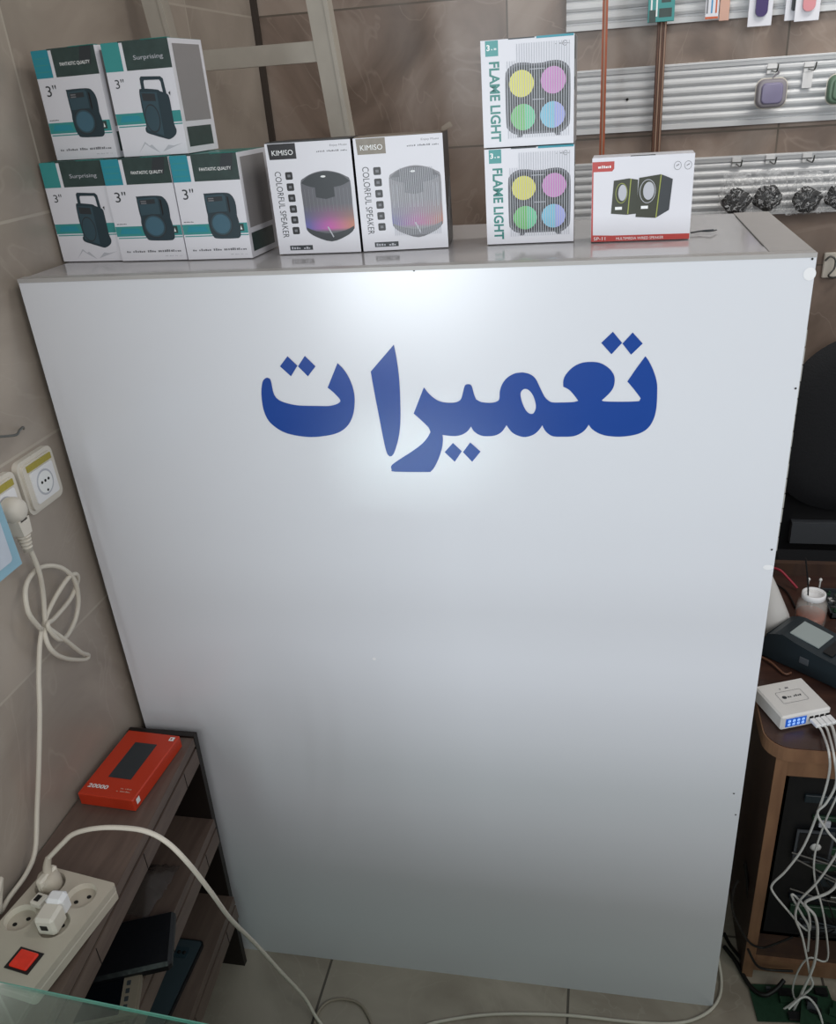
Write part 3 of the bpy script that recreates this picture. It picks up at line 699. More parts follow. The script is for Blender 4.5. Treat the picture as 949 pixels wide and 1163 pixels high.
# lavender pouch
def pouch(u, v, label, mt, edge, w_=.062, h=.056, y=1.055):
    p = U(u, v, 1, y); t = thing('earphone_pouch', label, 'pouch', (p.x, p.y, p.z-h/2), 0, None)
    F = lambda x, z, d: (x, d, z)
    def cushion(w2, h2, y0, y1, r):
        m = MB(); n = 6; rings = []
        for k in range(n+1):
            a = pi/2*k/n; s_ = 1-(1-cos(a))*.18; yy = y0+(y1-y0)*sin(a)
            rings.append([(x*s_, yy, h/2+(z)*s_) for x, z in rrect(-w2/2, -h2/2, w2/2, h2/2, r)])
        L = len(rings[0]); vs = [q for r_ in rings for q in r_]
        fs = [(i*L+j, i*L+(j+1) % L, (i+1)*L+(j+1) % L, (i+1)*L+j) for i in range(n) for j in range(L)] + [tuple(n*L+j for j in range(L))]
        return m, vs, fs
    m, vs, fs = cushion(w_, h, 0, -.014, .016); m.add(vs, fs, edge, True)
    vs2 = [(x, -y_, z) for x, y_, z in vs]; m.add(vs2, [f[::-1] for f in fs], edge, True); m.build('case', t)
    m, vs, fs = cushion(w_*.72, h*.74, -.0125, -.019, .010); m.add(vs, fs, mt, True); m.build('front_pad', t)['label'] = 'glossy raised front pad'
    MB().tube([(x*1.0, 0, h/2+z) for x, z in rrect(-w_/2-.0005, -h/2-.0005, w_/2+.0005, h/2+.0005, .016)+[(w_/2-.0155, -h/2-.0005)]], .0014, M_cream, seg=5, n=1).build('zip', t)
    MB().tube([(0.0, 0, h*.98), (.006, .002, h+.006), (.012, 0, h+.010), (.010, 0, h+.014)], .0022, edge, seg=6).build('strap', t)
pouch(875, 106, 'lavender square earphone pouch hanging on the middle slatted panel', M_lav, M_lavd)
pouch(956, 101, 'sage green earphone pouch cut by the right edge of the photo', M_sage, M_sage)

# bagged chargers
random.seed(3)
def bagged(u, v, label, seed):
    r = random.Random(seed); y = 1.045; p = U(u, v, 1, y)
    t = thing('bagged_charger', label, 'charger', (p.x, y, p.z-.03), 0, 'black chargers in clear bags')
    # black lump: coiled cable around a plug block
    m = MB(); vs = []; n1, n2 = 14, 9
    for i in range(n2+1):
        b = pi*i/n2
        for j in range(n1):
            a = 2*pi*j/n1; k = 1+.13*sin(3*a+seed)+.10*sin(5*b+a*2+seed)
            vs.append((.031*k*sin(b)*cos(a), .013*k*sin(b)*sin(a), .006+.024*k*cos(b)+.002*sin(4*a)))
    fs = [(i*n1+j, i*n1+(j+1) % n1, (i+1)*n1+(j+1) % n1, (i+1)*n1+j) for i in range(n2) for j in range(n1)]
    m.add(vs, fs, M_matte, True); m.build('coiled_cable', t)
    MB().box((-.012+.006*r.random(), -.021, .006), (.010, -.008, .024), M_dark, Matrix.Rotation(r.uniform(-.5, .5), 4, 'Y'), bev=.002).build('plug_block', t)
    for k in range(2): MB().tube([(-.02, -.013, .0+.01*k), (-.005, -.020, .014+.008*k), (.012, -.019, .005+.01*k), (.022, -.010, .012)], .0015, M_ink, seg=6).build('cable_loop', t)
    b = MB(); nx, nz = 12, 12; vs = []
    for side in (-1, 1):
        for i in range(nz+1):
            for j in range(nx+1):
                x = (j/nx-.5)*(.074 if i < 9 else .074-.004*(i-8)); z = -.024+i/nz*.090
                e_ = max(0, 1-(2*(j/nx)-1)**4)*max(0, 1-(2*min(1, i/nz/.8)-1)**4)
                vs.append((x+r.uniform(-.0022, .0022), side*(.002+.021*e_+r.uniform(-.0035, .0035)*(e_ > .05)), z+r.uniform(-.002, .002)))
    L = (nx+1)*(nz+1)
    fs = [(s*L+i*(nx+1)+j, s*L+i*(nx+1)+j+1, s*L+(i+1)*(nx+1)+j+1, s*L+(i+1)*(nx+1)+j) for s in (0, 1) for i in range(nz) for j in range(nx)]
    b.add(vs, fs, M_bag, False); o = b.build('clear_bag', t); o['label'] = 'crinkled clear plastic bag'
bagged(836, 216, 'bagged black charger hanging furthest left on the lowest panel', 1)
bagged(874, 212, 'bagged black charger hanging second from left on the lowest panel', 5)
bagged(916, 214, 'bagged black charger hanging third from left on the lowest panel', 8)
bagged(957, 210, 'bagged black charger cut by the right edge of the photo', 11)

# blister cards along the top
def card(u0, u1, vb, label, kind, name='blister_card', y=1.06, rzy=0):
    a = U(u0, vb, 1, y); b = U(u1, vb, 1, y); w_ = b.x-a.x; h = .16
    t = thing(name, label, 'packaged accessory', (a.x, y, a.z), 0, None); t.rotation_euler.y = radians(rzy)
    F = [(lambda k: lambda x, z: (x, -.0003-k*.0003, z))(k) for k in range(4)]
    bases = {'teal': M_teal, 'stripe': M_card, 'salmon': M_salmon, 'indigo': M_card, 'rose': M_card, 'dark': M_card}
    MB().box((0, 0, 0), (w_, .002 if kind != 'teal' else .012, h), bases[kind], bev=.0006).build('backing_card' if kind != 'teal' else 'carton', t)
    m = MB()
    if kind == 'teal':
        m.poly([(w_*.3, .01), (w_*.36, .01), (w_*.36, h-.002), (w_*.3, h-.002)], M_wht, F=F[0]); m.poly([(w_*.1, .008), (w_*.16, .008), (w_*.16, h-.002), (w_*.1, h-.002)], M_wht, F=F[0])
        m.poly([(w_*.05, .0), (w_*.3, .0), (w_*.3, .022), (w_*.05, .022)], M_pine, F=F[1])
        m.poly([(w_*.42, .008), (w_*.9, .008), (w_*.9, .024), (w_*.42, .024)], M_pine, F=F[0]); m.poly([(w_*.5, .034), (w_*.85, .034), (w_*.85, .07), (w_*.5, .07)], M_pine, F=F[0])
        m.build('print', t)
    elif kind == 'stripe':
        for x, mm in ((.08, M_inkg), (.42, M_sky), (.75, M_peach)): m.poly([(w_*x, .01), (w_*(x+.12), .01), (w_*(x+.12), h-.002), (w_*x, h-.002)], mm, F=F[0])
        m.poly([(0.0005, .0), (w_-.0005, .0), (w_-.0005, .004), (0.0005, .004)], M_peach, F=F[1]); m.build('print', t)
    elif kind in ('indigo', 'rose', 'dark'):
        mm = {'indigo': M_violetd, 'rose': M_rose, 'dark': M_ink}[kind]; x0 = w_*(.28 if kind != 'dark' else .5)
        m.prism(rrect(x0, .017, x0+w_*.5, h-.02, w_*.22), mm, -.007, lambda x, z, d: (x, d, z)); m.build('stick_blister', t)
    return t
card(735, 765, 26, 'teal boxed accessory hanging at the top of the brown track', 'teal', 'hanging_box', y=1.03)
card(800, 815, 22, 'white card with blue and orange stripes at the top edge', 'stripe')
card(816, 827, 24, 'salmon card just right of the striped one', 'salmon', y=1.07)
card(848, 875, 31, 'white card holding an indigo stick', 'indigo')
card(890, 903, 24, 'white card with a dark stick, half behind the rose one', 'dark', y=1.075)
card(901, 929, 25, 'white card holding a rose pink stick', 'rose')

# bracket on the back wall right of the counter
p = U(949, 300, 1, YB)
t = thing('wall_plate', 'pale wall plate with a curled wire hook, right of the counter top', 'bracket', (p.x, YB, p.z), 0)
MB().box((-.03, -.008, -.03), (.05, 0, .028), M_cream, bev=.002).build('plate', t)
MB().tube([(-.030, -.02, .012), (-.02, -.022, .022), (-.008, -.022, .014), (-.008, -.022, -.006), (-.018, -.022, -.02), (-.012, -.018, -.026), (.004, -.010, -.026), (.012, -.009, -.005), (.014, -.010, .02)], .0022, M_wire, seg=6).build('curled_hook', t)

# ------------------------------------------------------------ left wall: sockets, plug, looped cable, hook, notice
def ywall(u, v, off=0.0): return U(u, v, 0, XL+off)
def socket(label, yc, zc, w_=.085, h=.082):
    t = thing('wall_socket', label, 'socket', (XL, yc, zc), 0, 'cream wall sockets')
    G = lambda y, z, d: (d, y, z)
    m = MB(); m.prism(rrect(-w_/2, -h/2, w_/2, h/2, .012), M_cream, .009, lambda y, z, d: (d, y, z)); m.prism(rrect(-w_/2+.006, -h/2+.006, w_/2-.006, h/2-.006, .008), M_cream, .013, lambda y, z, d: (d, y, z)); m.build('face_plate', t)
    m = MB(); m.prism(rrect(-.026, -.028, .028, .021, .004), M_sticker, .0150, lambda y, z, d: (d, y, z)); m.build('socket_insert', t)
    m = MB(); m.box((.0130, -.028, .0235), (.0148, .030, .0325), M_gold); m.build('label_strip', t)['label'] = 'ochre label strip'
    m = MB(); m.prism(ell(.001, -.003, .0195, .0195, 28), M_inklt, .0153, lambda y, z, d: (d, y, z)); m.prism(ell(.001, -.003, .0165, .0165, 28), M_wht, .0156, lambda y, z, d: (d, y, z))
    for dy in (-.007, .001, .009): m.prism(ell(dy, -.001, .0022, .0022, 10), M_hole, .0160, lambda y, z, d: (d, y, z))
    m.prism(ell(.001, -.016, .002, .002, 10), M_hole, .0160, lambda y, z, d: (d, y, z))
    m.build('pin_well', t)
    return t
a_ = ywall(40, 545); socket('cream wall socket with an ochre strip and nothing plugged in', a_.y, a_.z)
socket('cream wall socket at the left edge with the plug in it', a_.y-.092, a_.z-.002)
yc, zc = a_.y-.092, a_.z-.005
t = thing('power_plug', 'cream power plug in the left wall socket, with a looped cream cord', 'plug', (XL+.016, yc, zc))
m = MB()
m.lathe([(.0175, 0), (.0185, .003), (.0185, .012), (.015, .020), (.009, .024)], M_cream, c=(.0008, 0, .001), M=Matrix.Rotation(radians(90), 3, 'Y'), seg=24); m.rbox((.004, -.012, -.020), (.021, .012, .010), M_cream, .005)
m.prism([(-.012, -.012), (.012, -.012), (.009, -.036), (-.009, -.036)], M_cream, .018, lambda y, z, d: (d+.003, y, z)); m.build('plug_body', t)
m = MB()
for k in range(4):
    z = -.039-.0058*k; m.lathe([(.0095-.0008*k, -.0015), (.0100-.0008*k, 0), (.0095-.0008*k, .0015)], M_cream2, c=(.012, 0, z), seg=16)
m.lathe([(.0065, -.024), (.0065, .004)], M_cream2, c=(.012, 0, -.039), seg=12); m.build('strain_relief', t)
cp = [(27, 600), (33, 622), (44, 648), (49, 675), (51, 703), (54, 712), (73, 726), (92, 741), (100, 744), (96, 749), (75, 748), (60, 740), (52, 725), (51, 705), (62, 680), (77, 657), (86, 652), (88, 660), (80, 680), (62, 702), (54, 710), (66, 726), (76, 722), (86, 702), (89, 680), (84, 658), (70, 645), (52, 643), (38, 650), (29, 668), (32, 695), (44, 712), (47, 716), (45, 735), (44, 770), (45, 810), (44, 870), (42, 920), (40, 965), (30, 992), (10, 1020), (0, 1035)]
P_ = []
for i, (u, v) in enumerate(cp):
    off = .022+.005*sin(i*1.3)
    if v > 960: off = .022
    q = ywall(u, v, off); P_.append(q-Vector(t.location))
P_[0] = Vector((.012, 0, -.062))
P_ += [Vector((P_[-1].x+.0, -.40-yc, .675-zc)), Vector((.03, -.47-yc, .645-zc))]
MB().tube(P_, .0036, M_cream2, seg=8, n=6).build('cord', t)['label'] = 'cream cord knotted in loops down the wall'
hk = [ywall(u, v, o) for u, v, o in ((-20, 498, .03), (0, 496, .03), (18, 494, .03), (22, 489, .028), (26, 485, .022), (27, 487, .004))]
o = MB().tube(hk, .0018, M_wire, seg=6).build('wall_hook'); tag(o, 'bent grey wire hook on the left wall above the sockets', 'hook')
q0 = ywall(3, 563, .012); q1 = ywall(25, 640, .012)
t = thing('framed_notice', 'pale blue framed notice hanging at the left edge below the sockets', 'sign', (XL, 0, 0))
fo = [ywall(u, v, .045) for u, v in ((-40, 608), (0, 576), (26, 640), (0, 659), (-20, 672))]
Fm = lambda y, z, d: (d, y, z)
p0, p1, p2, p3 = [(q.y, q.z) for q in (fo[1], fo[2], fo[3], fo[0])]
yr = fo[2].y; zt = fo[1].z+.01; zb = fo[2].z
m = MB(); outer = [(yr-.16, zb), (yr, zb), (yr-.003, zt), (yr-.16, zt)]
m.prism(outer, M_pale_blue, .010, lambda y, z, d: (d+.034, y, z)); m.build('frame', t)
m = MB(); m.prism(rrect(yr-.145, zb+.014, yr-.016, zt-.012, .006), M_paper, .0115, lambda y, z, d: (d+.034, y, z)); m.build('paper', t)
MB().box((0, yr-.10, zt-.03), (.034, yr-.06, zt-.01), M_dark).build('wall_mount', t)

# ------------------------------------------------------------ dark shelf unit in the corner
SH = .62
t = thing('shelf_unit', 'low dark walnut shelf unit between the left wall and the counter', 'shelf', (0, 0, 0), 0)
XF0, XF1, YN, YF = .117, .150, -.60, -.028       # front plane runs slightly outwards towards the viewer
def xf(y): return XF0+(y+.054)*(XF1-XF0)/(-.437+.054)*.9
def slab(z0, z1_, inset=0.0, xback=XL+.004, mt=M_walnut, y0=YN, y1=YF):
    m = MB(); pts = [(xback, y0), (xf(y0)-inset, y0), (xf(y1)-inset, y1), (xback, y1)]
    m.prism(pts, mt, z1_-z0, lambda x, y, d: (x, y, z0+d)); return m
def fascia(z0, z1_):
    m = MB(); m.prism([(xf(YN)-.012, YN), (xf(YN), YN), (xf(YF+-.012), YF-.012), (xf(YF-.012)-.012, YF-.012)], M_walnut, z1_-z0, lambda x, y, d: (x, y, z0+d))
    for yy in (-.10, -.27, -.43): m.box((xf(yy)-.002, yy-.0006, z0+.001), (xf(yy)+.0006, yy+.0006, z1_-.001), M_groove)
    return m
for nm, z in (('top_board', SH), ('middle_board', .425), ('bottom_board', .215)):
    slab(z-.018, z, y1=YF-.012).build(nm, t)
    slab(z-.024, z-.018, .003, y1=YF-.012, mt=M_groove).build('groove_strip', t)
    fascia(z-.058, z-.024).build('fascia', t)
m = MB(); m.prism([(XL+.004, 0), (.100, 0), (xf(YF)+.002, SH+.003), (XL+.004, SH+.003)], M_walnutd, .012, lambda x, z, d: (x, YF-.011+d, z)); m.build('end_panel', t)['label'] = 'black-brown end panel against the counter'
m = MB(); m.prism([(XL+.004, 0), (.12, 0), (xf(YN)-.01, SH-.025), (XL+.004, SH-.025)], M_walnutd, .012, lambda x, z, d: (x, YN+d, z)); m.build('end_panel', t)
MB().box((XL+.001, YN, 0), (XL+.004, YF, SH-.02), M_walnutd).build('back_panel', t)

# red power bank box
a, b, c = U(91, 911, 2, SH), U(153, 917, 2, SH), U(203, 843, 2, SH)
rz = atan2(b.y-a.y, b.x-a.x)
ww = .099; dd = .152; hh = .024
t = thing('power_bank_box', 'orange-red 20000 power bank box lying on the shelf unit', 'box', (a.x+.004, a.y-.004, SH), radians(-3))
MB().box((0, 0, .0003), (ww, dd, hh), M_orng, bev=.0015).build('carton', t)
m = MB(); F = lambda x, y: (x, y, hh+.0003)
m.poly([(ww*.30, dd*.27), (ww*.72, dd*.27), (ww*.72, dd*.82), (ww*.30, dd*.82)], M_ink, F=F); m.build('product_picture', t)['label'] = 'printed picture of a dark slab power bank'
m = MB(); text(m, '20000', ww*.08, dd*.10, ww*.36, dd*.055, M_wht, F, bold=.02)
m.poly([(ww*.86, dd*.9), (ww*.95, dd*.9), (ww*.95, dd*.96), (ww*.86, dd*.96)], M_wht, F=F); m.poly([(ww*.885, dd*.915), (ww*.91, dd*.915), (ww*.91, dd*.945), (ww*.885, dd*.945)], M_orng, F=lambda x, y: (x, y, hh+.0005))
marks(m, ww*.62, dd*.09, ww*.26, dd*.018, 8, M_salmon, F, 2); marks(m, ww*.66, dd*.13, ww*.2, dd*.018, 7, M_salmon, F, 3)
m.poly([(dd*.05, hh*.35), (dd*.11, hh*.35), (dd*.11, hh*.8), (dd*.05, hh*.8)], M_wht, F=lambda y, z: (ww+.0003, y, z))
m.build('lettering', t)['label'] = 'white lettering reading 20000'

# power strip
zt = .655
A_, B_, D_ = U(55, 983, 2, zt), U(130, 1005, 2, zt), U(32, 1120, 2, zt)
rz = atan2(B_.y-A_.y, B_.x-A_.x)
sw = (B_-A_).length; sl = .166; sh_ = zt-SH-.0055
t = thing('power_strip', 'cream four socket power strip with a lit red switch on the shelf unit', 'power strip', (A_.x, A_.y, SH+.001), rz+radians(1.5))
# local: x across (0..sw), y runs back (0 .. -sl) towards the viewer
zt_l = sh_+.004
wells = [(.22*sw, -.026), (.70*sw, -.030), (.20*sw, -.082), (.66*sw, -.078)]
WR = .0205; WD = .009
m = MB(); m.rbox((0, -sl, .004), (sw, 0, zt_l-WD), M_greyed, .004)
outl = rrect(0, -sl, sw, 0, .005); holes = [ell(x, y, WR, WR, 28) for x, y in wells]
m.poly(outl, M_greyed, holes, lambda a, b: (a, b, zt_l))
n_ = len(outl); m.add([(a, b, zt_l) for a, b in outl]+[(a, b, zt_l-WD-.001) for a, b in outl], [(i, (i+1) % n_, (i+1) % n_+n_, i+n_) for i in range(n_)], M_greyed)
m.build('housing', t)
for x, y in wells:
    m = MB(); c0 = ell(x, y, WR, WR, 28); c1 = ell(x, y, WR*.9, WR*.9, 28); n_ = 28
    m.add([(a, b, zt_l) for a, b in c0]+[(a, b, zt_l-WD+.0005) for a, b in c1], [(i, i+n_, (i+1) % n_+n_, (i+1) % n_) for i in range(n_)], M_cream2, True)
    m.poly(c1, M_greyed, F=lambda a, b: (a, b, zt_l-WD+.0006))
    m.prism(ell(x-.006, y-.006, .0032, .0028, 10), M_hole, .0008, lambda a, b, d: (a, b, zt_l-WD+.0005+d))
    m.prism(ell(x+.006, y+.006, .0032, .0028, 10), M_hole, .0008, lambda a, b, d: (a, b, zt_l-WD+.0005+d))
    m.build('socket_well', t)
m = MB(); m.box((.50*sw, -.148, zt_l-.001), (.82*sw, -.118, zt_l+.0012), M_dark); sww = m.build('switch', t); sww['label'] = 'dark framed rocker switch'
MB().box((.54*sw, -.145, zt_l), (.78*sw, -.121, zt_l+.0042), M_glow, bev=.0015).build('rocker', sww)['label'] = 'lit red rocker'
# local -> world helper for things standing on it
Rm = Matrix.Rotation(rz+radians(1.5), 4, 'Z'); Lw = lambda x, y, z: Vector((A_.x, A_.y, SH+.001)) + Rm @ Vector((x, y, z))
q = Lw(*wells[0], zt_l-WD+.002)
t = thing('power_plug', 'pale plug in the rear socket of the power strip, cord arching to the floor', 'plug', q, rz)
m = MB(); m.lathe([(.014, 0), (.016, .004), (.016, .018), (.012, .026), (.006, .028)], M_greyed, seg=20); m.rbox((-.006, -.016, .006), (.006, .016, .03), M_cream2, .003); m.build('plug_body', t)
m = MB(); m.tube([(0, .002, .022), (-.001, .006, .036), (.001, .011, .048)], lambda s_: .007-.003*s_, M_greyed, seg=10); m.build('strain_relief', t)
Rt = Matrix.Rotation(-rz, 4, 'Z')
px = [(64, 973, -.335, None), (71, 958, None, .725), (84, 947, None, .745), (107, 941, None, .76), (135, 940, None, .765), (165, 944, None, .765), (190, 957, None, .75), (215, 982, None, .71), (240, 1014, None, .62), (262, 1044, None, .49), (290, 1072, None, .33), (320, 1105, None, .17), (345, 1132, None, .06), (362, 1160, None, .006), (385, 1185, None, .006)]
W = []
for i, (u, v, yy, zz) in enumerate(px):
    if i == 0: W.append(Rt @ (Lw(0, 0, 0)*0 + Vector((0, 0, 0))))
    else: W.append(Rt @ (U(u, v, 2, zz)-Vector(q)))
W[0] = Vector((.001, .011, .047))
MB().tube(W, .0034, M_cream2, seg=8, n=7).build('cord', t)['label'] = 'beige cord arching over the shelves to the floor'
q = Lw(wells[3][0]-.004, wells[3][1], zt_l-WD+.002)
t = thing('usb_charger', 'small white cube charger in the front socket of the power strip', 'charger', q, rz+radians(12))
MB().rbox((-.014, -.014, 0), (.014, .016, .030), M_cream, .004).build('charger_body', t)
MB().box((-.005, -.0146, .012), (.005, -.0138, .020), M_dark).build('usb_port', t)
MB().rbox((-.013, .012, .004), (.013, .034, .034), M_sticker, .005).build('charger_top', t)
q = Lw(wells[2][0]+.012, wells[2][1]+.026, zt_l+.001)
t = thing('small_adapter', 'small cream adapter with a black port between the strip sockets', 'adapter', q, rz)
MB().rbox((-.009, -.009, 0), (.009, .009, .010), M_cream, .002).build('adapter_body', t)
MB().box((-.004, -.005, .0095), (.003, .004, .0112), M_hole).build('port', t)

# phones and pouch on the shelves
def phone(name, label, pts, z, th, body, top, group=None, bars=None):
    """pts: image corners of the slab in clockwise order, resting on height z"""
    q = [U(u, v, 2, z+th) for u, v in pts]
    ctr = sum(q, Vector())/4
    t = thing(name, label, 'phone', (ctr.x, ctr.y, z), 0, group)
    ax = (q[1]-q[0]+q[2]-q[3])/2; ay = (q[3]-q[0]+q[2]-q[1])/2
    wx, wy = ax.length, ay.length; rz_ = atan2(ax.y, ax.x); t.rotation_euler.z = rz_
    if wx > wy*3: wx = wy*3
    m = MB(); m.prism(rrect(-wx/2, -wy/2, wx/2, wy/2, .008), body, th-.0006, lambda x, y, d: (x, y, .0004+d)); m.build('body', t)
    m = MB(); m.prism(rrect(-wx/2+.003, -wy/2+.003, wx/2-.003, wy/2-.003, .006), top, .0012, lambda x, y, d: (x, y, th-.0004+d)); m.build('face', t)
    return t, wx, wy, th
zm = .425
def slab_phone(name, label, cx, cy, z, w_, l, deg, th, body, top):
    t = thing(name, label, 'phone', (cx, cy, z), radians(deg))
    m = MB(); m.prism(rrect(-w_/2, -l/2, w_/2, l/2, .008), body, th-.0006, lambda x, y, d: (x, y, .0004+d)); m.build('body', t)
    m = MB(); m.prism(rrect(-w_/2+.003, -l/2+.003, w_/2-.003, l/2-.003, .006), top, .0012, lambda x, y, d: (x, y, th-.0004+d)); m.build('face', t)
    return t
c_ = U(170, 1078, 2, .45); print('pouch centre', c_)
wp = thing('phone_wallet', 'black leather phone wallet on the middle shelf of the unit', 'phone case', (.088, c_.y+.002, zm+.0005), radians(-68))
m = MB(); m.rbox((-.050, -.078, 0), (.050, .078, .020), M_leather, .005); m.build('cover', wp)
MB().box((-.051, -.070, .008), (-.0495, .070, .012), M_ink).build('page_edge', wp)
c_ = U(150, 1118, 2, .44); print('cream phone', c_)
t = slab_phone('mobile_phone', 'black-screened phone with champagne frame in front of the black wallet', .082, c_.y-.030, zm+.0005, .070, .14, -70, .009, M_champ, M_champ)
MB().prism(rrect(-.031, -.062, .031, .044, .002), M_screen, .0004, lambda x, y, d: (x, y, .0097+d)).build('screen', t)
m = MB()
for k in range(4): m.prism(rrect(-.022+.013*k, .049, -.014+.013*k, .055, .001), M_ink, .0004, lambda x, y, d: (x, y, .0097+d))
m.build('buttons', t)
c_ = U(200, 1115, 2, .225); print('slate phone', c_)
t = slab_phone('mobile_phone', 'slate blue phone with a camera block on the bottom shelf', .062, c_.y+.000, .2155, .082, .17, 0, .009, M_dark, M_slateph)
m = MB(); m.prism(rrect(-.012, .045, .022, .066, .004), M_ink2, .0015, lambda x, y, d: (x, y, .0097+d)); m.build('camera_block', t)
m = MB()
for k in range(3): m.lathe([(.0035, 0), (.0035, .001)], M_hole, c=(-.005+.010*k, .055, .0115), seg=12)
m.build('lenses', t)
m = MB(); vs = []; n1, n2 = 16, 10; r = random.Random(4)
for i in range(n2+1):
    for j in range(n1+1):
        a = j/n1; b = i/n2
        vs.append((.030+.066*b+.01*a, -.262+.105*a, zm+.004+.030*sin(pi*a)*sin(pi*b)+r.uniform(0, .008)))
m.add(vs, [(i*(n1+1)+j, i*(n1+1)+j+1, (i+1)*(n1+1)+j+1, (i+1)*(n1+1)+j) for i in range(n2) for j in range(n1)], M_smokebag, True)
o = m.build('plastic_bag', None); tag(o, 'crumpled smoky plastic film on the middle shelf behind the wallet', 'bag')

# ------------------------------------------------------------ glass showcase top, nearest the viewer
GZ = .80
e0 = U(0, 1116, 2, GZ); e1 = U(230, 1163, 2, GZ)
t = thing('glass_showcase', 'glass topped showcase corner with a green edge at the lower left', 'showcase', (0, 0, 0), 0)
dxy = Vector((e1.x-e0.x, e1.y-e0.y, 0)).normalized(); nn = Vector((dxy.y, -dxy.x, 0))
s0 = Vector((e0.x, e0.y, 0))-dxy*.2; s1 = s0+dxy*1.9
m = MB(); m.prism([(s0.x, s0.y), (s1.x, s1.y), ((s1+nn*.42).x, (s1+nn*.42).y), ((s0+nn*.42).x, (s0+nn*.42).y)], M_glass, .0045, lambda x, y, d: (x, y, GZ-.0045+d)); m.build('glass_top', t)
m = MB(); m.prism([((s0-nn*.0012).x, (s0-nn*.0012).y), ((s1-nn*.0012).x, (s1-nn*.0012).y), (s1.x, s1.y), (s0.x, s0.y)], M_glassedge, .0045, lambda x, y, d: (x, y, GZ-.0045+d)); m.build('polished_edge', t)
m = MB(); g0 = s0+nn*.16; g1 = s1+nn*.16
m.prism([(g0.x, g0.y), (g1.x, g1.y), ((g1+nn*.26).x, (g1+nn*.26).y), ((g0+nn*.26).x, (g0+nn*.26).y)], M_walnutd, .64, lambda x, y, d: (x, y, d)); m.build('unseen_shading_base', t)  # unseen opaque base, added and sized to shade the lower counter front
for pt in (s0+nn*.20+dxy*.22, s1+nn*.20-dxy*.1, s0+nn*.38+dxy*.22, s1+nn*.38-dxy*.1):
    MB().box((pt.x-.008, pt.y-.008, .64), (pt.x+.008, pt.y+.008, GZ-.0045), M_chrome).build('glass_post', t)

# ------------------------------------------------------------ floor cables
def floor_cord(name, label, pts, r, mt, cat='cable', z=None, n=6):
    P = []
    for q in pts:
        if len(q) == 2: P.append(U(q[0], q[1], 2, r+.0008))
        else: P.append(U(q[0], q[1], 2, q[2]))
    o = MB().tube(P, r, mt, seg=7, n=n).build(name); return tag(o, label, cat)
floor_cord('floor_cable', 'beige cable running along the foot of the counter and up its right side', [(476, 1168), (500, 1160), (560, 1152), (640, 1153), (720, 1161), (770, 1162), (800, 1152), (815, 1136), (819, 1115), (815, 1085, .02), (812, 1060, .05)], .0030, M_cream2)
floor_cord('floor_cable', 'small beige cable loop on the floor near the shelf unit', [(357, 1163), (362, 1148), (374, 1137), (392, 1135), (410, 1142), (422, 1163), (425, 1180)], .0028, mat('dusty_cable_sheath', '9a8f80', rough=.5))

# ------------------------------------------------------------ desk on the right
DZ = .60
t = thing('work_desk', 'orange-brown wooden desk with a cluttered top right of the counter', 'desk', (0, 0, 0), 0)
dx0, dx1, dy0, dy1 = 1.086, 2.05, .062, .645
def dprism(mb, r, x0, y0, x1, y1, z0, z1_, mt):
    pts = []
    for j in range(9):
        a = radians(180+90*j/8); pts.append((x0+r+r*cos(a), y0+r+r*sin(a)))
    pts += [(x1, y0), (x1, y1), (x0, y1)]
    mb.prism(pts, mt, z1_-z0, lambda x, y, d: (x, y, z0+d))
m = MB(); dprism(m, .045, dx0, dy0, dx1, dy1, DZ-.028, DZ-.0015, M_beech); dprism(m, .043, dx0+.002, dy0+.002, dx1-.002, dy1, DZ-.002, DZ, M_desk); m.build('desk_top', t)
m = MB(); m.box((1.106, .075, 0), (1.126, .63, DZ-.028), M_beech_d); m.box((1.106, .072, 0), (1.126, .075, DZ-.028), M_beech); m.build('side_panel', t)
m = MB(); m.box((2.0, .075, 0), (2.02, .63, DZ-.028), M_beech_d); m.build('side_panel', t)
MB().box((1.127, .080, DZ-.075), (2.0, .096, DZ-.028), M_beech).build('apron', t)
MB().box((1.127, .080, 0.012), (2.0, .096, .045), M_beech).build('bottom_rail', t)
MB().box((1.127, .09, .045), (2.0, .60, .057), M_beech_d).build('base_board', t)
MB().box((1.127, .60, 0.0), (2.0, .612, DZ-.03), M_walnutd).build('back_board', t)
MB().box((dx0+.02, .630, DZ), (2.05, .645, DZ+.03), M_beech_d).build('rear_upstand', t)

# computer chassis and boards in the desk
t = thing('computer_case', 'open black computer case full of boards inside the desk', 'computer', (1.14, .13, .058), 0)
m = MB(); m.box((0, .0, 0), (.38, .012, .43), M_dark); m.box((0, .0, 0), (.008, .42, .43), M_dark); m.box((0, 0, 0), (.38, .42, .008), M_dark); m.box((0, .0, .422), (.38, .42, .43), M_dark); m.box((.372, 0, 0), (.38, .42, .43), M_dark); m.build('chassis', t)
r = random.Random(2)
for k in range(9):
    z = .03+.042*k; MB().box((.03+.05*r.random(), -.006, z), (.20+.1*r.random(), 0, z+.010+.02*r.random()), r.choice((M_grey, M_navy2, M_pcb, M_dark, M_navy)), bev=.001).build('drive_bay', t)
for k in range(16):
    x, z = .02+.3*r.random(), .05+.35*r.random(); MB().box((x, -.012, z), (x+.02, -.006, z+.014), r.choice((M_grey, M_inkg, M_wire, M_inklt)), bev=.001).build('connector', t)
m = MB(); m.box((.035, -.009, .22), (.10, -.006, .30), M_grey); m.box((.04, -.011, .225), (.095, -.008, .295), M_dark); m.build('bracket', t)
MB().lathe([(.008, 0), (.010, .002), (.006, .004)], M_bottle, M=Matrix.Rotation(radians(90), 3, 'X'), c=(.07, -.011, .265), seg=14).build('white_knob', t)
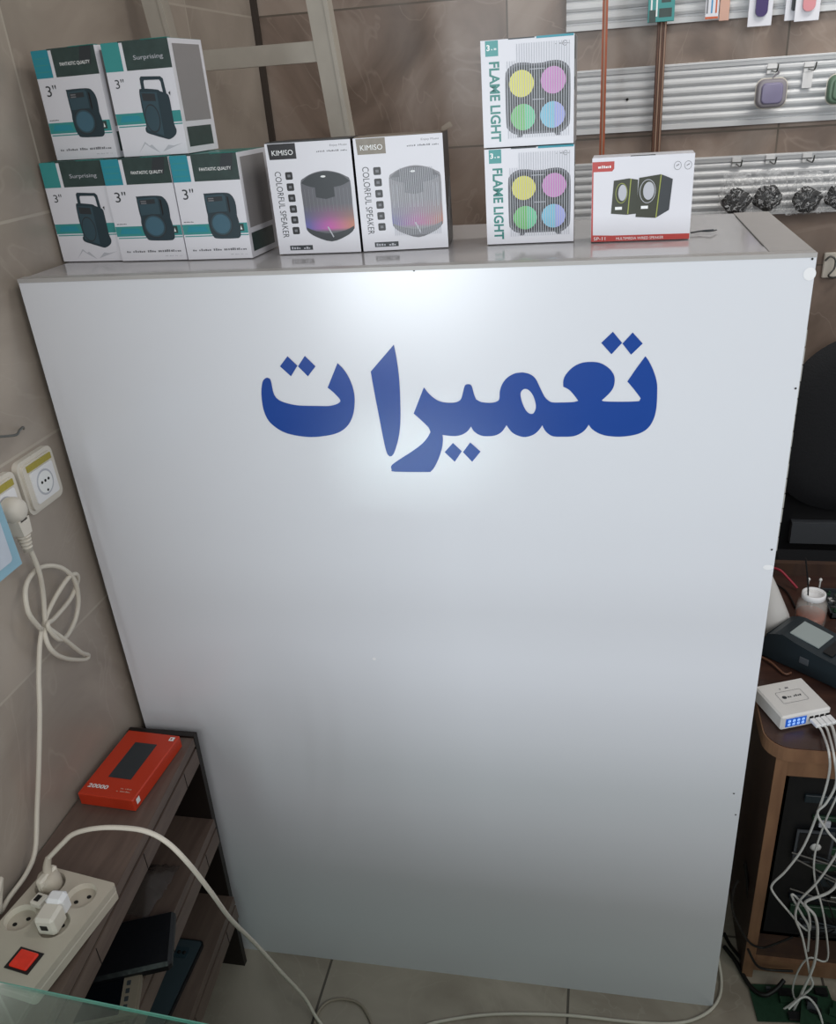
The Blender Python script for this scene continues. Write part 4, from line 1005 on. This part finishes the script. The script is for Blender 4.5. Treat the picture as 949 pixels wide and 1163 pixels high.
for k in range(18):
    a = (.03+.28*r.random(), -.010, .42*r.random()); b = (.03+.28*r.random(), -.014, .42*r.random()); c = ((a[0]+b[0])/2+.05, -.020, min(a[2], b[2])-.01 if min(a[2], b[2]) > .05 else .06)
    MB().tube([a, c, b], .0016, r.choice((M_bcable, M_gcable, M_gcable, M_navy)), seg=6).build('wiring', t)

def board(u, v, w_, l, deg, label, z=.002, tilt=0):
    p = U(u, v, 2, z); t = thing('circuit_board', label, 'circuit board', (p.x, p.y, z), radians(deg)); r = random.Random(int(u+v))
    MB().box((-w_/2, -l/2, 0), (w_/2, l/2, .002), M_pcb).build('board', t)
    for k in range(12):
        x, y = (r.random()-.5)*w_*.8, (r.random()-.5)*l*.8; s_ = .004+.010*r.random()
        MB().box((x-s_, y-s_*.6, .002), (x+s_, y+s_*.6, .005+.007*r.random()), r.choice((M_dark, M_dark, M_grey, M_pcb))).build('chip', t)
board(900, 1140, .15, .075, 6, 'green circuit board on the floor in front of the desk')
board(952, 1158, .13, .07, -14, 'green circuit board on the floor at the lower right corner', z=.016)

# wall charger with LCD
A_ = U(862, 774, 2, DZ+.03); B_ = U(888, 815, 2, DZ+.03); E_ = U(947, 803, 2, DZ+.03)
rz = atan2(E_.y-B_.y, E_.x-B_.x)
cw = .092; cl = .088
t = thing('usb_charging_station', 'white desktop charging station with a blue LCD on the desk corner', 'charger', (B_.x, B_.y, DZ), rz)
MB().rbox((0, 0, .0008), (cw, cl, .030), mat('white_abs', 'd9d8d6', rough=.35), .003).build('housing', t)
m = MB(); m.box((.008, -.0008, .007), (.046, .0004, .024), M_lcd); sc_ = m.build('lcd_screen', t); sc_['label'] = 'blue LCD screen'
m = MB()
for rr in range(2): 
    for k in range(4): text(m, '8', .012+.0085*k, .0095+.007*rr, .005, .0052, M_lcdt, lambda x, z: (x, -.0011, z))
m.build('lcd_digits', sc_)
for k in range(4):
    MB().box((.052+.010*k, -.0006, .010), (.059+.010*k, .0003, .020), M_dark).build('usb_port', t)
m = MB(); m.poly(rrect(.022, .030, .070, .060, .003), M_inkg, [rrect(.0226, .0306, .0694, .0594, .0026)], lambda x, y: (x, y, .0305))
m.poly(ell(.032, .045, .004, .004, 14), M_ink, F=lambda x, y: (x, y, .0305)); marks(m, .038, .043, .026, .005, 7, M_ink, lambda x, y: (x, y, .0305), 3); marks(m, .036, .066, .018, .004, 5, M_inkg, lambda x, y: (x, y, .0305), 4)
m.build('printed_mark', t)
MB().tube([(.01, cl-.002, .016), (.0, cl+.015, .016), (-.012, cl+.03, .014), (-.02, cl+.06, .006)], .004, M_cream2, seg=8).build('mains_cord', t)
Rm = Matrix.Rotation(rz, 4, 'Z'); Lc = lambda x, y, z: Vector((B_.x, B_.y, DZ)) + Rm @ Vector((x, y, z))
# white charging cables
def usb_cable(label, sx, pts, rad=.0021, tip=False):
    s_ = Lc(sx, -.004, .015)
    t = thing('charging_cable', label, 'cable', s_, rz, None)
    MB().rbox((-.0045, -.018, -.003), (.0045, .002, .003), M_sticker, .001).build('plug', t)
    R_ = Matrix.Rotation(-rz, 4, 'Z'); P = [Vector((0, -.017, 0)), Vector((0, -.028, -.003))]
    for q in pts: P.append(R_ @ (U(q[0], q[1], 1, q[2])-s_))
    MB().tube(P, rad, M_wcable, seg=7, n=6).build('cord', t)
    if tip:
        MB().rbox((P[-1].x-.014, P[-1].y-.006, P[-1].z-.003), (P[-1].x+.002, P[-1].y+.006, P[-1].z+.003), M_sticker, .001).build('connector', t)
usb_cable('white charging cable bulging furthest left against the desk edge', .0555, [(941, 855, .035), (941, 880, .035), (931, 915, .035), (913, 960, .035), (893, 988, .035), (877, 1004, .035), (878, 1014, .035), (895, 1035, .035), (910, 1052, .035), (919, 1056, .035), (917, 1035, .034), (903, 1018, .034), (899, 1018, .034), (910, 1038, .034), (918, 1054, .034), (917, 1080, .03)])
usb_cable('white charging cable hanging in the middle of the bundle', .0655, [(947, 860, .026), (949, 890, .026), (938, 912, .026), (928, 924, .026), (940, 945, .026), (952, 962, .026), (940, 985, .026), (925, 1005, .026), (908, 1023, .026), (903, 1042, .026), (911, 1065, .026), (919, 1105, .022), (922, 1120, .02), (905, 1135, .015), (886, 1148, .01), (868, 1153, .006), (857, 1154, .004)], tip=True)
usb_cable('thicker white charging cable with a sharp kink near the bundle centre', .0755, [(953, 865, .018), (956, 910, .018), (957, 960, .018), (951, 1000, .018), (940, 1014, .018), (914, 1025, .018), (925, 1040, .018), (928, 1060, .018), (924, 1095, .018), (910, 1128, .014), (900, 1150, .01), (894, 1175, .006)], rad=.0026)
usb_cable('white charging cable hanging on the right of the bundle', .0855, [(958, 880, .042), (936, 935, .042), (925, 970, .042), (925, 1000, .042), (933, 1030, .042), (938, 1060, .042), (940, 1085, .042), (935, 1092, .042), (918, 1088, .04), (905, 1105, .035), (900, 1128, .03), (912, 1150, .02), (920, 1163, .012)], rad=.0018)
floor_cord('floor_cable', 'white cable arching over the circuit boards at the lower right', [(895, 1146, .04), (910, 1133, .055), (920, 1135, .055), (930, 1150, .03), (936, 1172, .008)], .0022, M_wcable)
floor_cord('floor_cable', 'thick black cable dropping behind the right side of the counter', [(846, 980, .25), (850, 1020, .17), (852, 1060, .09), (846, 1090, .03), (830, 1075, .006), (822, 1060, .006)], .0035, M_bcable)
floor_cord('floor_cable', 'black cable crossing the floor from counter to desk', [(822, 1075, .006), (835, 1092, .006), (850, 1118, .006), (866, 1130, .012), (880, 1124, .02), (890, 1113, .03)], .0045, M_bcable)
o = MB().tube([U(u, v, 1, y) for u, v, y in ((838, 1000, .035), (833, 1010, .035), (832, 1035, .04), (848, 1067, .05), (862, 1076, .06), (875, 1074, .06), (900, 1064, .065))], .0022, M_bcable, seg=7, n=6).build('hanging_cable'); tag(o, 'thin black cable looping across the desk side panel', 'cable')
o = MB().tube([U(u, v, 1, y) for u, v, y in ((849, 1078, .045), (858, 1095, .05), (870, 1101, .055), (900, 1103, .06))], .0025, M_bcable, seg=7, n=6).build('hanging_cable'); tag(o, 'black cable sagging across the lower corner of the desk', 'cable')

# card terminal
p = U(905, 745, 2, DZ)
t = thing('payment_terminal', 'dark navy handheld terminal with a grey label on the desk', 'payment terminal', (1.209, .300, DZ+.0025), radians(-40))
prof = [(-.085, 0), (.11, 0), (.115, .03), (.10, .045), (.03, .050), (-.05, .060), (-.08, .050), (-.088, .02)]
m = MB(); m.prism(smooth_outline(prof, 3, 50), M_navy, .085, lambda x, z, d: (x, d-.0425, z)); m.build('housing', t, bevel=.006)
m = MB(); m.prism([(-.045, .0600), (.012, .0535), (.012, .0555), (-.045, .0620)], M_label, .052, lambda x, z, d: (x, d-.026, z)); lb = m.build('label', t); lb['label'] = 'pale grey sticker'
m = MB(); m.prism([(.022, .052), (.040, .0505), (.040, .0525), (.022, .054)], M_dark, .06, lambda x, z, d: (x, d-.03, z)); m.build('paper_slot', t)
m = MB()
for i in range(3):
    for j in range(3): m.rbox((.050+.016*i, -.026+.019*j, .0465-.001*i), (.061+.016*i, -.013+.019*j, .0515-.0015*i), M_navy2, .001)
m.build('keypad', t)
MB().rbox((-.012, -.0445, .020), (.006, -.0425, .034), M_grey, .001).build('side_button', t)

# jar with orange liquid
p = U(916, 708, 2, DZ)
t = thing('solvent_jar', 'clear jar with white rim half full of orange liquid', 'jar', (p.x+.004, p.y, DZ+.0003), 0)
MB().lathe([(.027, 0), (.029, .004), (.029, .038), (.027, .052), (.020, .060), (.020, .068), (.0185, .068), (.0185, .060), (.025, .050), (.027, .038), (.027, .005), (.0, .004)], M_jar).build('jar_body', t)
MB().lathe([(.0, .0045), (.0265, .0045), (.0265, .026), (0, .026)], M_liquid).build('liquid', t)
MB().lathe([(.0205, .060), (.0225, .062), (.0225, .072), (.0195, .0735), (.019, .062)], M_sticker).build('rim', t)
o = MB().tube([(p.x-.005, p.y, DZ+.045), (p.x-.010, p.y-.002, DZ+.09), (p.x-.022, p.y, DZ+.15)], .0016, M_dark, seg=7).build('brush_stick'); tag(o, 'thin dark stick standing in the jar of orange liquid', 'stick')
for k, dx in enumerate((-.004, .018)):
    o = MB().lathe([(.0016, 0), (.0016, .016), (.003, .017), (.003, .020), (.001, .022)], M_bottle, seg=10).build('probe_tip', None, (p.x+dx, p.y+.021, DZ+.072)); tag(o, ('left' if k == 0 else 'right')+' one of the two small white tips on the jar rim', 'tip')
# white bottle leaning behind the counter corner
p = U(880, 722, 2, DZ)
t = thing('squeeze_bottle', 'translucent white squeeze bottle tapering up behind the counter edge', 'bottle', (p.x-.008, p.y+.012, DZ+.0005), 0)
t.scale = (1.25, 1.25, 1.2)
Mr = Matrix.Rotation(radians(-9), 3, 'Y')
MB().lathe([(.014, 0.004), (.024, .006), (.031, .018), (.030, .032), (.024, .055), (.016, .085), (.009, .108), (.0075, .112)], M_bottle, M=Mr).build('bottle_body', t)
MB().lathe([(.009, .112), (.009, .124), (.003, .127), (.0015, .15)], M_bottle, M=Mr).build('nozzle', t)
# wires and clutter on the desk
def desk_wire(label, pts, rad, mt, z=DZ+.004):
    o = MB().tube([U(u, v, 2, zz) for u, v, zz in pts], rad, mt, seg=7, n=6).build('desk_wire'); tag(o, label, 'wire')
desk_wire('red wire running past the white bottle', [(878, 645, DZ+.03), (886, 648, DZ+.03), (895, 657, DZ+.02), (905, 668, DZ+.006)], .0028, M_redwire)
desk_wire('yellow wire beside the payment terminal', [(862, 727, DZ+.006), (872, 730, DZ+.006), (884, 735, DZ+.006)], .0026, M_yelwire)
desk_wire('brown wire crossing the desk above the charging station', [(862, 745, DZ+.004), (875, 752, DZ+.006), (890, 765, DZ+.004), (898, 764, DZ+.004)], .0022, M_brown)
desk_wire('black wire crossing the desk behind the terminal', [(880, 663, DZ+.004), (893, 672, DZ+.004), (903, 690, DZ+.004)], .002, M_bcable)
r = random.Random(12)
p = U(944, 700, 2, DZ)
t = thing('component_tray', 'shallow dark tray of small silvery parts right of the jar', 'tray', (p.x+.05, p.y+.04, DZ+.0003), 0)
m = MB(); m.box((-.055, -.05, 0), (.055, .05, .003), M_ink); m.box((-.055, -.05, 0), (-.052, .05, .012), M_ink); m.box((.052, -.05, 0), (.055, .05, .012), M_ink); m.box((-.055, -.05, 0), (.055, -.047, .012), M_ink); m.box((-.055, .047, 0), (.055, .05, .012), M_ink); m.build('tray', t)
m = MB()
for k in range(150):
    x, y = r.uniform(-.048, .048), r.uniform(-.043, .043); s_ = r.uniform(.0015, .004)
    m.box((-s_, -s_*.6, 0), (s_, s_*.6, s_), r.choice((M_wire, M_grey, M_pcb, M_chrome)), Matrix.Translation((x, y, .0035+r.random()*.004)) @ Matrix.Rotation(r.uniform(0, 3), 4, 'Z'))
o = stuff(m.build('loose_parts', t))

# ------------------------------------------------------------ office chair behind the desk
t = thing('office_chair', 'black mesh office chair with rounded back behind the desk', 'chair', (1.475, .88, 0), 0)
def shell(cx, cy, cz, hw, hh, th, mt, bow=.04, n=2.6):
    m = MB(); nx, nz = 20, 20; vs = []
    for s_ in (-1, 1):
        for i in range(nz+1):
            for j in range(nx+1):
                a = 2*j/nx-1; b = 2*i/nz-1
                k = 1/max(1e-6, (abs(a)**n+abs(b)**n)**(1/n)) * max(abs(a), abs(b)) if (a or b) else 1
                x, z = a*k*hw, b*k*hh; rr = max(abs(a), abs(b))
                vs.append((cx+x, cy+s_*th*math.sqrt(max(0, 1-rr**4))-bow*(a*k)**2, cz+z))
    L = (nx+1)*(nz+1)
    fs = [tuple(s*L+q for q in ((i*(nx+1)+j), (i*(nx+1)+j+1), ((i+1)*(nx+1)+j+1), ((i+1)*(nx+1)+j))) for s in (0, 1) for i in range(nz) for j in range(nx)]
    m.add(vs, fs, mt, True); return m
shell(0, .15, .80, .245, .235, .022, M_chair).build('backrest', t)
MB().box((-.20, .165, .40), (.20, .185, .60), M_dark).build('back_frame', t)
MB().box((-.17, .14, .472), (.06, .164, .532), M_grey).build('lumbar_plate', t)['label'] = 'grey plate below the backrest'
MB().tube([(0, .185, .62), (0, .19, .45), (0, .14, .40), (0, .0, .40)], .016, M_dark).build('back_post', t)
m = MB(); m.rbox((-.23, -.20, .42), (.23, .13, .47), M_chair, .02); m.build('seat', t)
MB().lathe([(.025, .08), (.025, .42)], M_dark).build('gas_column', t)
for k in range(5):
    a = 2*pi*k/5+.3; MB().tube([(0, 0, .10), (.20*cos(a), .20*sin(a), .06)], lambda s_: .018-.006*s_, M_dark, smooth_path=False).build('base_leg', t)
    MB().lathe([(.0, -.012), (.024, -.012), (.024, .012), (0, .012)], M_dark, M=Matrix.Rotation(radians(90), 3, 'X'), c=(.20*cos(a), .20*sin(a), .0245), seg=16).build('castor', t)
